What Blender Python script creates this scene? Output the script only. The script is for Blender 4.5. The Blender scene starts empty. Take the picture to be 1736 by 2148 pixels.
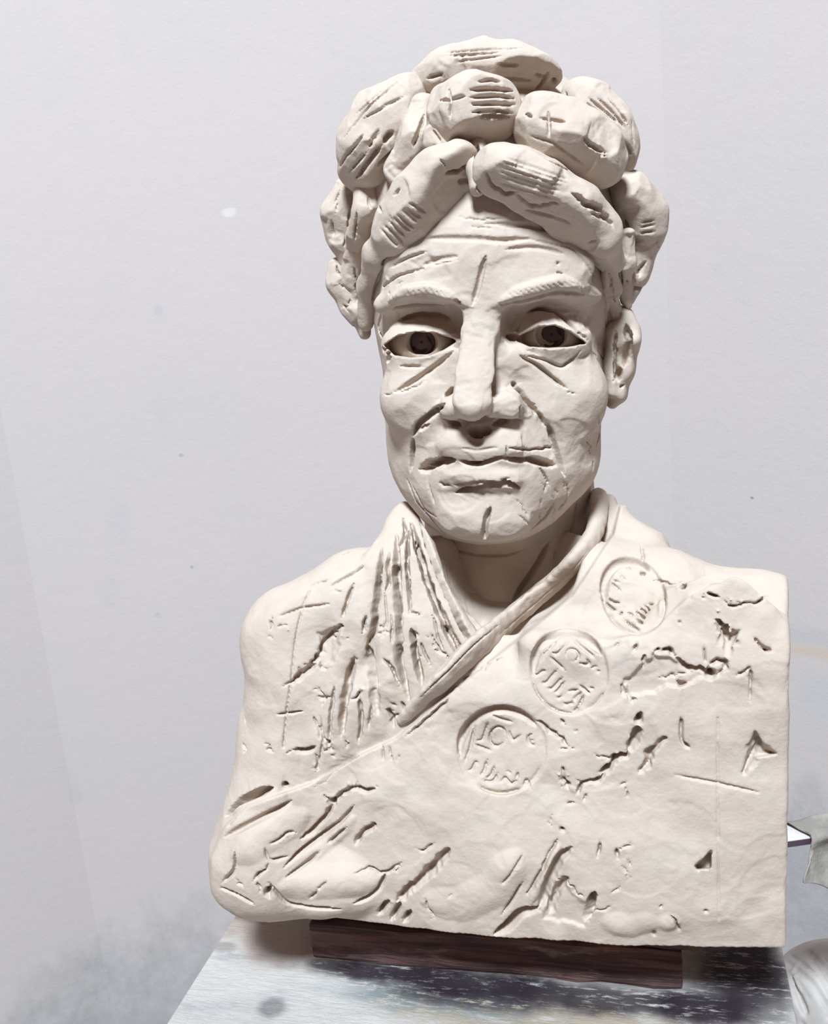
import bpy, math, random, time
import numpy as np
import openvdb

T0 = time.time()
SC = bpy.context.scene
COL = SC.collection

# ------------------------------------------------------------------ camera
W, H, F = 1736.0, 2148.0, 2000.0          # photograph size and focal length in pixels
UNIT = 0.0003                             # one "clay pixel" at the bust, in metres
EYE = np.array([0.0, -0.60, 1.45])
down = np.array([1609 - W / 2, 9548 - H / 2, F]); down /= np.linalg.norm(down)   # plumb line seen by the camera
fwd = np.array([0, 0, 1.0]) - down * down[2]; fwd /= np.linalg.norm(fwd)
rgt = np.cross(down, fwd); rgt /= np.linalg.norm(rgt)
M = np.array([rgt, fwd, -down])           # camera (right, down, forward) -> world (x, y, z)
cam = bpy.data.cameras.new('camera')
cam.sensor_fit = 'VERTICAL'; cam.sensor_height = 24.0; cam.lens = 24.0 * F / H
cam.clip_start = 0.02; cam.clip_end = 50
camo = bpy.data.objects.new('camera', cam); COL.objects.link(camo)
from mathutils import Matrix, Vector
cx, cy, cz = M @ np.array([1, 0, 0]), M @ np.array([0, -1, 0]), M @ np.array([0, 0, -1])
camo.matrix_world = Matrix(((cx[0], cy[0], cz[0], EYE[0]), (cx[1], cy[1], cz[1], EYE[1]), (cx[2], cy[2], cz[2], EYE[2]), (0, 0, 0, 1)))
SC.camera = camo

# ------------------------------------------------------------------ light
SC.view_settings.view_transform = 'Standard'; SC.view_settings.look = 'None'
SC.view_settings.gamma = 1.0; SC.view_settings.use_curve_mapping = False
SC.view_settings.exposure = 0.0
world = bpy.data.worlds.new('warm_fill'); SC.world = world; world.use_nodes = True  # even warm red fill, added to redden the shadows
bg = world.node_tree.nodes['Background']; bg.inputs[0].default_value = (1.0, 0.56, 0.50, 1); bg.inputs[1].default_value = 0.14

def area_light(name, loc, target, size, power, colour):
    l = bpy.data.lights.new(name, 'AREA'); l.shape = 'RECTANGLE'; l.size, l.size_y = size; l.energy = power; l.color = colour
    o = bpy.data.objects.new(name, l); COL.objects.link(o); o.location = loc
    o.rotation_euler = (Vector(target) - Vector(loc)).to_track_quat('-Z', 'Y').to_euler()
    return o
area_light('window_daylight', (-0.65, -3.40, 6.20), (0.05, 0.0, 1.3), (1.0, 1.0), 775, (0.855, 0.99, 1.135))

# ------------------------------------------------------------------ pixels and points
def ray(px, py):
    v = np.stack([np.asarray(px, float) - W / 2, np.asarray(py, float) - H / 2, np.full(np.shape(px), F)], -1)
    v = v @ M.T
    return v / np.linalg.norm(v, axis=-1, keepdims=True)
def P(px, py, d=0.0):                     # the point seen at a pixel, d clay pixels behind the plane y = 0
    r = ray(px, py); t = (np.asarray(d, float) * UNIT - EYE[1]) / r[..., 1]
    return EYE + r * t[..., None]
def on_z(px, py, z):
    r = ray(px, py); return EYE + r * ((z - EYE[2]) / r[..., 2])[..., None]
def pix(p):                               # world -> pixel
    q = (np.asarray(p) - EYE) @ M
    return q[..., 0] / q[..., 2] * F + W / 2, q[..., 1] / q[..., 2] * F + H / 2
def pscale(p):                            # size of a photograph pixel at a point
    return ((np.asarray(p) - EYE) @ M)[..., 2] / F
def frame(px, py, d, ang=0.0, yaw=13.0):
    c = P(px, py, d)
    e1 = P(px + 1, py, d) - c; e1 /= np.linalg.norm(e1)
    e2 = P(px, py + 1, d) - c; e2 -= e1 * (e1 @ e2); e2 /= np.linalg.norm(e2)
    e3 = np.array([0, 1.0, 0])
    a = math.radians(yaw); e1, e3 = e1 * math.cos(a) - e3 * math.sin(a), e3 * math.cos(a) + e1 * math.sin(a)
    a = math.radians(ang); e1, e2 = e1 * math.cos(a) + e2 * math.sin(a), e2 * math.cos(a) - e1 * math.sin(a)
    return c, np.array([e1, e2, e3]), pscale(c)

# ------------------------------------------------------------------ clay: a distance field that is built up, then tooled
rng = np.random.default_rng(7)
BIG = 0.012
def smin(a, b, k):
    if k <= 0: return np.minimum(a, b)
    h = np.maximum(k - np.abs(a - b), 0) / k
    return np.minimum(a, b) - h * h * k * 0.25
class Clay:
    CO = 4
    def __init__(s, px, py, d, h=0.0009):
        c = np.array([P(x, y, z) for x in px for y in py for z in d])
        s.h = h; s.lo = c.min(0) - 4 * h
        s.n = (np.ceil((c.max(0) + 4 * h - s.lo) / (h * s.CO))).astype(int)
        s.ax = [s.lo[i] + np.arange(s.n[i]) * h * s.CO for i in range(3)]
        g = np.meshgrid(*s.ax, indexing='ij'); s.g = np.stack(g, -1).astype(np.float32)
        s.c = np.full(s.n, 1.0, np.float32)
    # ---- building up (coarse grid)
    def put(s, f, k, sub=False):
        k *= UNIT
        s.c = -smin(-s.c, f, k) if sub else smin(s.c, f, k)
    def f_ell(s, px, py, d, r, ang=0, yaw=13):
        c, R, sc = frame(px, py, d, ang, yaw)
        q = ((s.g - c.astype(np.float32)) @ R.T.astype(np.float32)); r = np.array(r, np.float32) * sc
        k0 = np.linalg.norm(q / r, axis=-1); k1 = np.linalg.norm(q / (r * r), axis=-1) + 1e-6
        return (k0 * (k0 - 1) / k1).astype(np.float32)
    def ell(s, px, py, d, r, ang=0, yaw=13, k=30, sub=False): s.put(s.f_ell(px, py, d, r, ang, yaw), k, sub)
    def box(s, px, py, d, r, rnd=10, ang=0, yaw=13, k=30, sub=False):
        c, R, sc = frame(px, py, d, ang, yaw)
        q = np.abs((s.g - c) @ R.T) - (np.array(r) - rnd) * sc
        s.put((np.linalg.norm(np.maximum(q, 0), axis=-1) + np.minimum(q.max(-1), 0) - rnd * sc).astype(np.float32), k, sub)
    def tube(s, pts, k=30, sub=False, flat=1.0, kk=None):       # pts: (px, py, d, r)
        f = None
        for a, b in zip(pts[:-1], pts[1:]):
            A, B = P(*a[:3]), P(*b[:3]); ra, rb = a[3] * pscale(A), b[3] * pscale(B)
            q = s.g - A; v = B - A; q = q.copy(); q[..., 1] /= flat; v = v.copy(); v[1] /= flat
            t = np.clip((q @ v) / (v @ v), 0, 1)
            e = np.linalg.norm(q - t[..., None] * v, axis=-1) - (ra + (rb - ra) * t)
            f = e if f is None else smin(f, e, (kk or 8) * UNIT)
        s.put(f.astype(np.float32), k, sub)
    def plane(s, p, n, k=8):                                    # cut away the side the normal points to
        n = np.asarray(n, float) / np.linalg.norm(n)
        s.put(-((s.g - p) @ n).astype(np.float32), k, True)
    def wobble(s, cell, amp, seed=1):
        s.c += (vnoise(s.g, cell * UNIT, seed) * amp * UNIT).astype(np.float32)
    # ---- fine grid
    def fine(s):
        a = np.clip(s.c, -BIG, BIG)
        for ax in range(3):
            a = np.moveaxis(a, ax, 0); m = s.CO
            o = np.empty(((a.shape[0] - 1) * m,) + a.shape[1:], np.float32)
            df = a[1:] - a[:-1]
            for j in range(m): o[j::m] = a[:-1] + df * (j / m)
            b = o.copy(); b[2:-2] = (o[1:-3] + o[2:-2] + o[3:-1] + 0.5 * o[:-4] + 0.5 * o[4:]) / 4
            a = np.moveaxis(b, 0, ax)
        s.d = np.ascontiguousarray(a); s.fx = [(s.lo[i] + np.arange(s.d.shape[i]) * s.h).astype(np.float32) for i in range(3)]
        s.G = None; del s.c, s.g
        return s
    def sample(s, p):
        q = (p - s.lo) / s.h; q = np.clip(q, 0, np.array(s.d.shape) - 1.001); i = q.astype(int); f = q - i; v = 0
        for dx in (0, 1):
            for dy in (0, 1):
                for dz in (0, 1):
                    w = (f[..., 0] if dx else 1 - f[..., 0]) * (f[..., 1] if dy else 1 - f[..., 1]) * (f[..., 2] if dz else 1 - f[..., 2])
                    v = v + w * s.d[i[..., 0] + dx, i[..., 1] + dy, i[..., 2] + dz]
        return v
    def hit(s, px, py):                                         # where the line of sight meets the clay, and the normal there
        r = ray(px, py); t = (s.lo[1] + 2 * s.h - EYE[1]) / r[..., 1]
        for _ in range(130):
            t = t + 0.7 * s.sample(EYE + r * t[..., None])
        p = EYE + r * t[..., None]; ok = np.abs(s.sample(p)) < 2 * s.h
        ok &= (p[..., 1] < s.fx[1][-3])
        e = s.h * 2.5
        n = np.stack([s.sample(p + np.eye(3)[i] * e) - s.sample(p - np.eye(3)[i] * e) for i in range(3)], -1)
        return p, n / (np.linalg.norm(n, axis=-1, keepdims=True) + 1e-9), ok
    def local(s, lo, hi):
        a = np.maximum(np.floor((lo - s.lo) / s.h).astype(int), 0); b = np.minimum(np.ceil((hi - s.lo) / s.h).astype(int) + 1, s.d.shape)
        if np.any(b <= a): return None, None
        sl = tuple(slice(a[i], b[i]) for i in range(3))
        g = np.meshgrid(*[s.fx[i][sl[i]] for i in range(3)], indexing='ij')
        return sl, np.stack(g, -1)
    # ---- tooling. Strokes: (points, width, depth, profile); a negative depth adds clay
    def begin(s): s.G = {}; s.Gp = np.zeros(s.d.shape, np.float16); s.Gn = None
    def commit(s):
        s.d += s.Gp
        if s.Gn is not None: s.d -= s.Gn
        s.Gp = s.Gn = None
    def tool(s, strokes):
        s.begin()
        allp, idx = [], []
        for st in strokes:
            pts, w, dep = st[0], st[1], st[2]; prof = st[3] if len(st) > 3 else 'u'; jag = st[4] if len(st) > 4 else 0.0
            pts = np.array(pts, float)
            if len(pts) == 1: pts = np.vstack([pts, pts + [0.5, 0.5]])
            seg = np.linalg.norm(np.diff(pts, axis=0), axis=1); L = np.concatenate([[0], np.cumsum(seg)])
            m = max(2, int(L[-1] / 9) + 2); u = np.linspace(0, L[-1], m)
            q = np.stack([np.interp(u, L, pts[:, 0]), np.interp(u, L, pts[:, 1])], 1)
            if m > 4:                                            # ease the corners
                q[1:-1] = (q[:-2] + 2 * q[1:-1] + q[2:]) / 4
            if jag: q[1:-1] += rng.normal(0, jag, (m - 2, 2))
            allp.append(q); idx.append((w, dep, prof, m, jag))
        if not allp: s.commit(); return s
        cat = np.vstack(allp); p, n, ok = s.hit(cat[:, 0], cat[:, 1]); k = 0
        for q, (w, dep, prof, m, jag) in zip(allp, idx):
            pp, nn, oo = p[k:k + m], n[k:k + m], ok[k:k + m]; k += m
            x = np.linspace(0, 1, m)
            tap = np.ones(m) if prof in 'cp' else np.clip(np.minimum(x, 1 - x) * 5, 0, 1) ** 0.6 * 0.8 + 0.2
            if jag: tap = tap * (1 + rng.normal(0, 0.05 + 0.07 * min(jag, 3), m)).clip(0.5, 1.6)
            for i in range(m - 1):
                if oo[i] and oo[i + 1] and np.linalg.norm(pp[i] - pp[i + 1]) < 30 * UNIT:
                    s._seg(pp[i], pp[i + 1], nn[i] + nn[i + 1], w * UNIT * tap[i] / 2, w * UNIT * tap[i + 1] / 2, dep * UNIT * 0.5 * (tap[i] + tap[i + 1]), prof)
        s.commit(); return s
    def _seg(s, a, b, n, ra, rb, dep, prof):
        n = n / np.linalg.norm(n); R = max(ra, rb) * (2.2 if prof in 'lr' else 1.0) + 2 * s.h; lim = max(abs(dep) * 1.6, 3 * s.h) + 2 * s.h
        pad = np.sqrt(R * R * (1 - n * n) + 1e-12) + lim * np.abs(n) + s.h
        sl, g = s.local(np.minimum(a, b) - pad, np.maximum(a, b) + pad)
        if sl is None: return
        a, n = a.astype(np.float32), n.astype(np.float32); v = (b - a).astype(np.float32); q = g - a; t = np.clip((q @ v) / np.float32(v @ v + 1e-12), 0, 1)
        q = q - t[..., None] * v; nc = q @ n; rr = np.float32(ra) + np.float32(rb - ra) * t
        if prof in 'lr':
            side = np.cross(n, v); side /= np.linalg.norm(side) + 1e-12
            sd = (q @ side) * (1 if prof == 'l' else -1) / rr
            al = q - nc[..., None] * n - (q @ side)[..., None] * side
            fall = np.clip(1.2 - np.linalg.norm(al, axis=-1) / rr, 0, 1)
            pr = np.clip(sd * 4 + 0.5, 0, 1) * np.clip(1 - sd / 2.0, 0, 1) * fall
        else:
            x = np.sqrt(np.maximum(np.einsum('...i,...i', q, q) - nc * nc, 0)) / rr
            if prof == 'v' or prof == 'c': pr = np.clip(1 - x, 0, 1)
            elif prof == 'f': pr = np.clip((1 - x) * 2.6, 0, 1)
            else: pr = np.clip(1 - x * x, 0, 1) ** 1.2
        pr = pr * np.clip((lim - np.abs(nc)) / (2 * s.h), 0, 1)
        if dep >= 0:
            G = s.Gp[sl]; np.maximum(G, pr * dep, out=G, casting='unsafe')
        else:
            if s.Gn is None: s.Gn = np.zeros(s.d.shape, np.float16)
            G = s.Gn[sl]; np.maximum(G, pr * -dep, out=G, casting='unsafe')
    def patch(s, poly, dep, edge=4, jag=0, reach=45):             # sink (or raise) an outlined patch of the surface
        poly = np.array(poly, float)
        if jag:
            out = []
            for a, b in zip(poly, np.roll(poly, -1, 0)):
                m = max(1, int(np.linalg.norm(b - a) / 10)); t = np.arange(m)[:, None] / m
                out.append(a + (b - a) * t + rng.normal(0, jag, (m, 2)))
            poly = np.vstack(out)
        p, n, ok = s.hit(poly[:, 0], poly[:, 1])
        c = np.array([[poly[:, 0].mean()], [poly[:, 1].mean()]]).T
        pc, nc_, okc = s.hit(c[:, 0], c[:, 1])
        pts = p[ok]
        if okc[0]: pts = np.vstack([pts, pc])
        if ok.all():
            pad = (edge + abs(dep) + 6) * UNIT; lo, hi = pts.min(0) - pad, pts.max(0) + pad
            i0 = np.maximum(np.floor((lo - s.lo) / s.h).astype(int), 0); i1 = np.minimum(np.ceil((hi - s.lo) / s.h).astype(int) + 1, s.d.shape)
        else: i0, i1 = np.zeros(3, int), np.array(s.d.shape)
        d0 = s.d[i0[0]:i1[0], i0[1]:i1[1], i0[2]:i1[2]]
        ix = np.argwhere(np.abs(d0) < (abs(dep) + 8) * UNIT + 2 * s.h)
        q = s.lo + (ix + i0) * s.h; m = q[:, 1] < pts[:, 1].max() + reach * UNIT; ix, q = ix[m], q[m]
        x, y = pix(q); sd = poly_sd(np.stack([x, y], -1), poly)
        f = np.clip(0.5 - sd / edge, 0, 1); f = f * f * (3 - 2 * f)
        d0[ix[:, 0], ix[:, 1], ix[:, 2]] += (f * dep * UNIT).astype(np.float32)
        return s
    def noise(s, cell, amp, seed=1, gate=None):                  # uneven hand-worked skin
        near = np.argwhere(np.abs(s.d) < 3.5 * s.h + abs(amp) * UNIT)
        q = s.lo + near * s.h
        v = vnoise(q, cell * UNIT, seed) * amp * UNIT
        s.d[near[:, 0], near[:, 1], near[:, 2]] += v.astype(np.float32)
        return s
    def facets(s, n, box, size, depth, seed=1):                  # flats left by the knife and the paddle
        r = np.random.default_rng(seed); xs, ys = r.uniform(box[0], box[1], n), r.uniform(box[2], box[3], n)
        p, nn, ok = s.hit(xs, ys)
        for c, m, o, e in zip(p, nn, ok, r.uniform(0.6, 1.3, n)):
            if not o: continue
            m = m + r.normal(0, 0.05, 3); m /= np.linalg.norm(m)
            sl, g = s.local(c - size * e * UNIT, c + size * e * UNIT)
            if sl is None: continue
            q = g - c; dp = depth * e * UNIT; h = q @ m; d0 = s.d[sl]
            fall = np.clip((size * e * UNIT - np.linalg.norm(q, axis=-1)) / (6 * UNIT), 0, 1)
            np.maximum(d0, np.minimum(h + dp, d0 + dp * fall), out=d0, casting='unsafe')
        return s
    def polygons(s):
        g = openvdb.FloatGrid(BIG); a = s.d
        for ax in range(3):
            t = np.moveaxis(a, ax, 0); t[0] = BIG; t[-1] = BIG
        g.copyFromArray(np.clip(a, -BIG, BIG), tolerance=0.0)
        pts, tri, quads = g.convertToPolygons(0.0, 0.0)
        return pts.astype(np.float64) * s.h + s.lo, quads
def poly_sd(xy, poly):
    a = poly; b = np.roll(poly, -1, 0); dmin = np.full(len(xy), 1e9); ins = np.zeros(len(xy), bool)
    for p, q in zip(a, b):
        v = q - p; w = xy - p; t = np.clip((w @ v) / (v @ v + 1e-9), 0, 1)
        dmin = np.minimum(dmin, ((w - t[:, None] * v) ** 2).sum(1))
        cr = (p[1] > xy[:, 1]) != (q[1] > xy[:, 1])
        ins ^= cr & (xy[:, 0] < (q[0] - p[0]) * (xy[:, 1] - p[1]) / (q[1] - p[1] + 1e-12) + p[0])
    d = np.sqrt(dmin); return np.where(ins, -d, d)
def vnoise(p, cell, seed):
    r = np.random.default_rng(seed); tab = r.uniform(-1, 1, (32, 32, 32)).astype(np.float32)
    q = p / cell + 100; i = np.floor(q).astype(int); f = q - i; f = f * f * (3 - 2 * f); v = 0
    for dx in (0, 1):
        for dy in (0, 1):
            for dz in (0, 1):
                w = (f[..., 0] if dx else 1 - f[..., 0]) * (f[..., 1] if dy else 1 - f[..., 1]) * (f[..., 2] if dz else 1 - f[..., 2])
                v = v + w * tab[(i[..., 0] + dx) % 32, (i[..., 1] + dy) % 32, (i[..., 2] + dz) % 32]
    return v

# ------------------------------------------------------------------ objects
def vert_normals(v, f):
    n = np.cross(v[f[:, 2]] - v[f[:, 0]], v[f[:, 3]] - v[f[:, 1]]); o = np.zeros_like(v)
    for i in range(4):
        for k in range(3): o[:, k] += np.bincount(f[:, i], weights=n[:, k], minlength=len(v))
    return o / (np.linalg.norm(o, axis=1, keepdims=True) + 1e-20)
def outlined(v, q, polys, ymax):                                 # which faces in front lie inside each outline
    cen = v[q].mean(1); x, y = pix(cen); nrm = np.cross(v[q[:, 2]] - v[q[:, 0]], v[q[:, 3]] - v[q[:, 1]])
    ok = ((nrm * (EYE - cen)).sum(1) > 0) & (cen[:, 1] < ymax); left = np.ones(len(q), bool); out = []
    for pl in polys:
        pl = np.array(pl, float); m = ok & left & (x > pl[:, 0].min()) & (x < pl[:, 0].max()) & (y > pl[:, 1].min()) & (y < pl[:, 1].max())
        i = np.flatnonzero(m); m[i] = poly_sd(np.stack([x[i], y[i]], 1), pl) < 0
        out.append(m); left &= ~m
    return left, out
def sub_mesh(name, v, q, vn, m, mat, parent, origin):            # a part of the modelled clay, keeping its shading at the joint
    f = q[m]; u, inv = np.unique(f, return_inverse=True); o = link_mesh(name, v[u], inv.reshape(f.shape), mat, parent, origin)
    o.data.normals_split_custom_set_from_vertices(vn[u].astype(np.float32)); return o
def link_mesh(name, verts, faces, mat, parent=None, origin=None, smooth=True):
    verts = np.asarray(verts, float); faces = np.asarray(faces)
    org = np.zeros(3) if origin is None else np.asarray(origin, float)
    me = bpy.data.meshes.new(name); k = faces.shape[1]
    me.vertices.add(len(verts)); me.vertices.foreach_set('co', (verts - org).astype(np.float32).ravel())
    me.loops.add(faces.size); me.loops.foreach_set('vertex_index', faces.astype(np.int32).ravel())
    me.polygons.add(len(faces)); me.polygons.foreach_set('loop_start', np.arange(0, faces.size, k, dtype=np.int32))
    me.polygons.foreach_set('use_smooth', np.full(len(faces), smooth))
    me.update(calc_edges=True); me.validate()
    me.materials.append(mat)
    o = bpy.data.objects.new(name, me); COL.objects.link(o)
    if parent is not None: o.parent = parent
    elif origin is not None: o.location = org
    return o
def empty(name, loc, label, cat, group=None):
    o = bpy.data.objects.new(name, None); COL.objects.link(o); o.location = loc; o.empty_display_size = 0.02
    o['label'] = label; o['category'] = cat
    if group: o['group'] = group
    return o

# ------------------------------------------------------------------ materials
def new_mat(name, rough=0.9, spec=0.25):
    m = bpy.data.materials.new(name); m.use_nodes = True
    nt = m.node_tree; b = nt.nodes['Principled BSDF']; b.inputs['Roughness'].default_value = rough
    b.inputs['Specular IOR Level'].default_value = spec
    return m, nt, b
def nd(nt, kind, **kw):
    n = nt.nodes.new(kind)
    for k, v in kw.items():
        if hasattr(n, k): setattr(n, k, v)
        else: n.inputs[k.replace('_', ' ')].default_value = v
    return n
def noise_fac(nt, scale, lo, hi, detail=4, rough=0.6, vec=None, scale_xyz=None):
    t = nd(nt, 'ShaderNodeTexNoise'); t.inputs['Scale'].default_value = scale; t.inputs['Detail'].default_value = detail; t.inputs['Roughness'].default_value = rough
    if vec is None:
        g = nd(nt, 'ShaderNodeNewGeometry'); vec = g.outputs['Position']
    if scale_xyz:
        mp = nd(nt, 'ShaderNodeMapping'); mp.inputs['Scale'].default_value = scale_xyz; nt.links.new(vec, mp.inputs[0]); vec = mp.outputs[0]
    nt.links.new(vec, t.inputs['Vector'])
    r = nd(nt, 'ShaderNodeMapRange'); r.inputs[1].default_value = lo; r.inputs[2].default_value = hi; r.interpolation_type = 'SMOOTHSTEP'
    nt.links.new(t.outputs[0], r.inputs[0]); return r.outputs[0]
def mixc(nt, fac, a, b, mode='MIX'):
    m = nd(nt, 'ShaderNodeMix', data_type='RGBA', blend_type=mode)
    for s, v in ((m.inputs[0], fac), (m.inputs[6], a), (m.inputs[7], b)):
        if isinstance(v, (int, float)): s.default_value = v
        elif isinstance(v, tuple): s.default_value = v
        else: nt.links.new(v, s)
    return m.outputs[2]
def math_n(nt, op, a, b=None, c=None, clamp=False):
    m = nd(nt, 'ShaderNodeMath', operation=op, use_clamp=clamp)
    for i, v in enumerate((a, b, c)):
        if v is None: continue
        if isinstance(v, (int, float)): m.inputs[i].default_value = v
        else: nt.links.new(v, m.inputs[i])
    return m.outputs[0]
def bump(nt, bsdf, h, dist, strength=1.0):
    b = nd(nt, 'ShaderNodeBump'); b.inputs['Strength'].default_value = strength; b.inputs['Distance'].default_value = dist
    nt.links.new(h, b.inputs['Height']); nt.links.new(b.outputs[0], bsdf.inputs['Normal'])
def clay_mat(name, a, b, c):
    m, nt, bs = new_mat(name, 0.85, 0.2)
    f1 = noise_fac(nt, 22, 0.35, 0.65); f2 = noise_fac(nt, 60, 0.45, 0.75)
    col = mixc(nt, f1, a, b); col = mixc(nt, math_n(nt, 'MULTIPLY', f2, 0.6), col, c)
    nt.links.new(col, bs.inputs['Base Color'])
    h = math_n(nt, 'ADD', noise_fac(nt, 420, 0.2, 0.8, 3), math_n(nt, 'MULTIPLY', noise_fac(nt, 130, 0.2, 0.8, 2), 1.5))
    bump(nt, bs, h, 0.00025, 0.45); return m
CLAY = clay_mat('grey_buff_clay', (0.515, 0.43, 0.352, 1), (0.50, 0.41, 0.332, 1), (0.47, 0.375, 0.296, 1))

# ------------------------------------------------------------------ the bust
def hair_d(x, y):                         # depth of the hair mass under the rolls
    q = 1 - ((x - 1035) / 325.0) ** 2 - ((y - 430) / 345.0) ** 2
    return 250 - 285 * math.sqrt(max(q, 0.06)) - 0.22 * (x - 1035)
root_p = P(1075, 1960, 120)
BUST = empty('clay_bust', root_p, 'unfired clay portrait bust with coiled hair rolls and draped robe on dark boards', 'sculpture')
def part(name, clay, parent=None, mat=None, label=None):
    v, q = clay.polygons()
    par = parent or BUST
    o = link_mesh(name, v, q, mat or CLAY, par, root_p)
    if label: o['label'] = label
    return o

HRES = 0.00083; TRES = 0.00096
# ---- head and neck
def build_head():
    c = Clay((660, 1400), (250, 1420), (-170, 560), HRES)
    c.ell(1034, 610, 265, (254, 345, 275), k=0)
    c.ell(1035, 435, 312, (290, 282, 278), k=20)                        # hair mass under the rolls
    c.ell(1032, 870, 215, (224, 262, 215), k=60)                        # cheeks and jaw
    c.ell(1018, 1015, 118, (162, 122, 128), k=60); c.ell(1035, 960, 170, (212, 120, 150), k=50)                       # chin
    c.ell(1012, 960, 60, (128, 95, 75), k=50)                           # muzzle
    c.tube([(1065, 980, 345, 175), (1072, 1150, 400, 182), (1075, 1400, 410, 220)], k=40)   # neck
    c.ell(1028, 560, 30, (215, 95, 50), k=60)                           # brow
    c.tube([(800, 640, 95, 18), (880, 614, 22, 24), (968, 634, -8, 22)], k=24)      # brow ridges
    c.tube([(1050, 622, -24, 22), (1150, 596, -20, 27), (1245, 622, 22, 20)], k=28)
    c.ell(885, 688, 0, (94, 54, 76), k=22, sub=True); c.ell(948, 682, 0, (26, 42, 58), k=16, sub=True)                    # eye sockets
    c.ell(1150, 688, -30, (96, 56, 78), k=22, sub=True); c.ell(1072, 682, -18, (26, 42, 52), k=16, sub=True)
    c.ell(884, 722, 76, (86, 50, 62), k=14)                             # lids over the eyes
    c.ell(1150, 705, 40, (88, 62, 66), k=14)
    c.ell(868, 835, 75, (72, 75, 72), k=60)                             # cheeks
    c.ell(1192, 830, 62, (82, 85, 78), k=60)
    for q in ([(990, 600, 4, 17), (984, 690, -22, 17), (971, 780, -64, 18), (963, 840, -80, 20)], [(1026, 600, 0, 17), (1026, 690, -28, 17), (1020, 780, -70, 18), (1020, 840, -84, 20)]): c.tube(q, k=18, kk=10)
    c.tube([(1006, 610, 6, 20), (992, 800, -60, 26), (991, 852, -82, 32)], k=18, kk=10)
    c.tube([(978, 858, -62, 22), (944, 856, -20, 22), (930, 866, 12, 18)], k=20, kk=16); c.tube([(1006, 856, -66, 24), (1066, 850, -38, 28), (1086, 858, 0, 22)], k=20, kk=16)
    c.ell(1012, 935, -22, (95, 40, 36), k=30)                           # upper lip
    c.ell(1012, 1000, -24, (80, 26, 34), k=18)                          # lower lip
    c.ell(1015, 1085, 10, (95, 52, 50), k=40)                           # chin boss
    c.plane(P(990, 893, -100), (0, -0.35, -1), k=0) if False else None
    c.wobble(70, 3, 3)
    c.fine()
    c.patch([(808, 724), (832, 706), (870, 697), (912, 699), (950, 712), (955, 716), (930, 733), (900, 745), (862, 749), (828, 744)], 85, 5)
    c.patch([(1082, 712), (1100, 700), (1130, 686), (1162, 683), (1192, 695), (1226, 719), (1190, 727), (1150, 729), (1110, 726)], 85, 5)
    c.facets(170, (760, 1290, 470, 1150), 46, 2.0, 5); c.noise(34, 1.2, 5); c.noise(12, 0.4, 6)
    S = []
    a = S.append
    # forehead
    a(([(893, 500), (925, 499), (1000, 500), (1045, 505), (1120, 500)], 15, 8, 'u')); a(([(1040, 470), (1110, 473), (1160, 482), (1200, 498)], 14, 8, 'u'))
    a(([(1060, 523), (1110, 518), (1150, 522), (1185, 533)], 12, 7)); a(([(1010, 470), (1060, 468), (1110, 474)], 8, 5))
    a(([(817, 562), (850, 543), (895, 527)], 8, 6)); a(([(885, 557), (920, 543), (962, 537)], 13, 7)); a(([(795, 607), (830, 580), (870, 567), (890, 563)], 7, 7))
    a(([(905, 557), (960, 545)], 5, 4)); a(([(1018, 537), (1010, 570), (1003, 600), (990, 640)], 15, 13, 'u')); a(([(1000, 580), (1008, 600)], 7, 5))
    a(([(1100, 500), (1200, 520), (1235, 560), (1250, 600)], 6, 4)); a(([(1170, 552)], 9, 9, 'c')); a(([(1166, 572), (1180, 573)], 8, 9)); a(([(815, 615)], 6, 7, 'c'))
    a(([(826, 598), (850, 590)], 5, 4, 'v', 2)); a(([(960, 455), (1010, 462), (1060, 458)], 5, 5, 'v', 2)); a(([(985, 475), (1035, 480)], 5, 4, 'v', 2))
    # brow strips, then their marks
    a(([(815, 632), (850, 610), (900, 604), (962, 630)], 30, -9, 'u')); a(([(1048, 632), (1100, 610), (1170, 590), (1222, 604)], 34, -9, 'u'))
    c.tool(S); S.clear()
    a(([(820, 648), (870, 640), (962, 641)], 12, 7)); a(([(1050, 640), (1110, 630), (1170, 612), (1225, 618)], 12, 6)); a(([(850, 600), (900, 594), (940, 606)], 5, 3)); 
    for i in range(8): a(([(852 + i * 12, 608 - min(i, 4) * 1.5 + max(0, i - 4) * 3), (858 + i * 12, 622 - min(i, 4) * 1.5 + max(0, i - 4) * 3)], 6, 4))
    for i in range(12): a(([(1062 + i * 12, 612 - i * 2.2), (1074 + i * 12, 622 - i * 2.2)], 6, 4))
    for i in range(3): a(([(1205 + i * 6, 590 + i * 6), (1216 + i * 4, 600 + i * 8)], 5, 3))
    a(([(968, 640), (950, 628)], 8, 6))
    # sockets and lids
    a(([(835, 672), (880, 660), (925, 662), (945, 672)], 14, 12, 'u')); a(([(800, 655), (790, 690), (805, 715)], 10, 6)); a(([(806, 716), (812, 735)], 12, 14))
    a(([(1105, 655), (1130, 645), (1165, 652), (1200, 682), (1232, 716)], 12, 12)); a(([(1090, 675), (1080, 700)], 8, 6)); a(([(1082, 709)], 22, 24, 'c'))
    a(([(950, 712), (962, 728)], 18, 26)); a(([(808, 742), (822, 745)], 18, 16)); a(([(1205, 719), (1226, 720)], 8, 14)); a(([(778, 712)], 9, 10, 'c'))
    # bags under the eyes
    a(([(950, 735), (920, 762), (880, 790), (828, 822)], 13, 9)); a(([(893, 797), (870, 815), (830, 822), (800, 830)], 5, 4, 'v', 2)); a(([(838, 768), (890, 770)], 9, 3))
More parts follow.
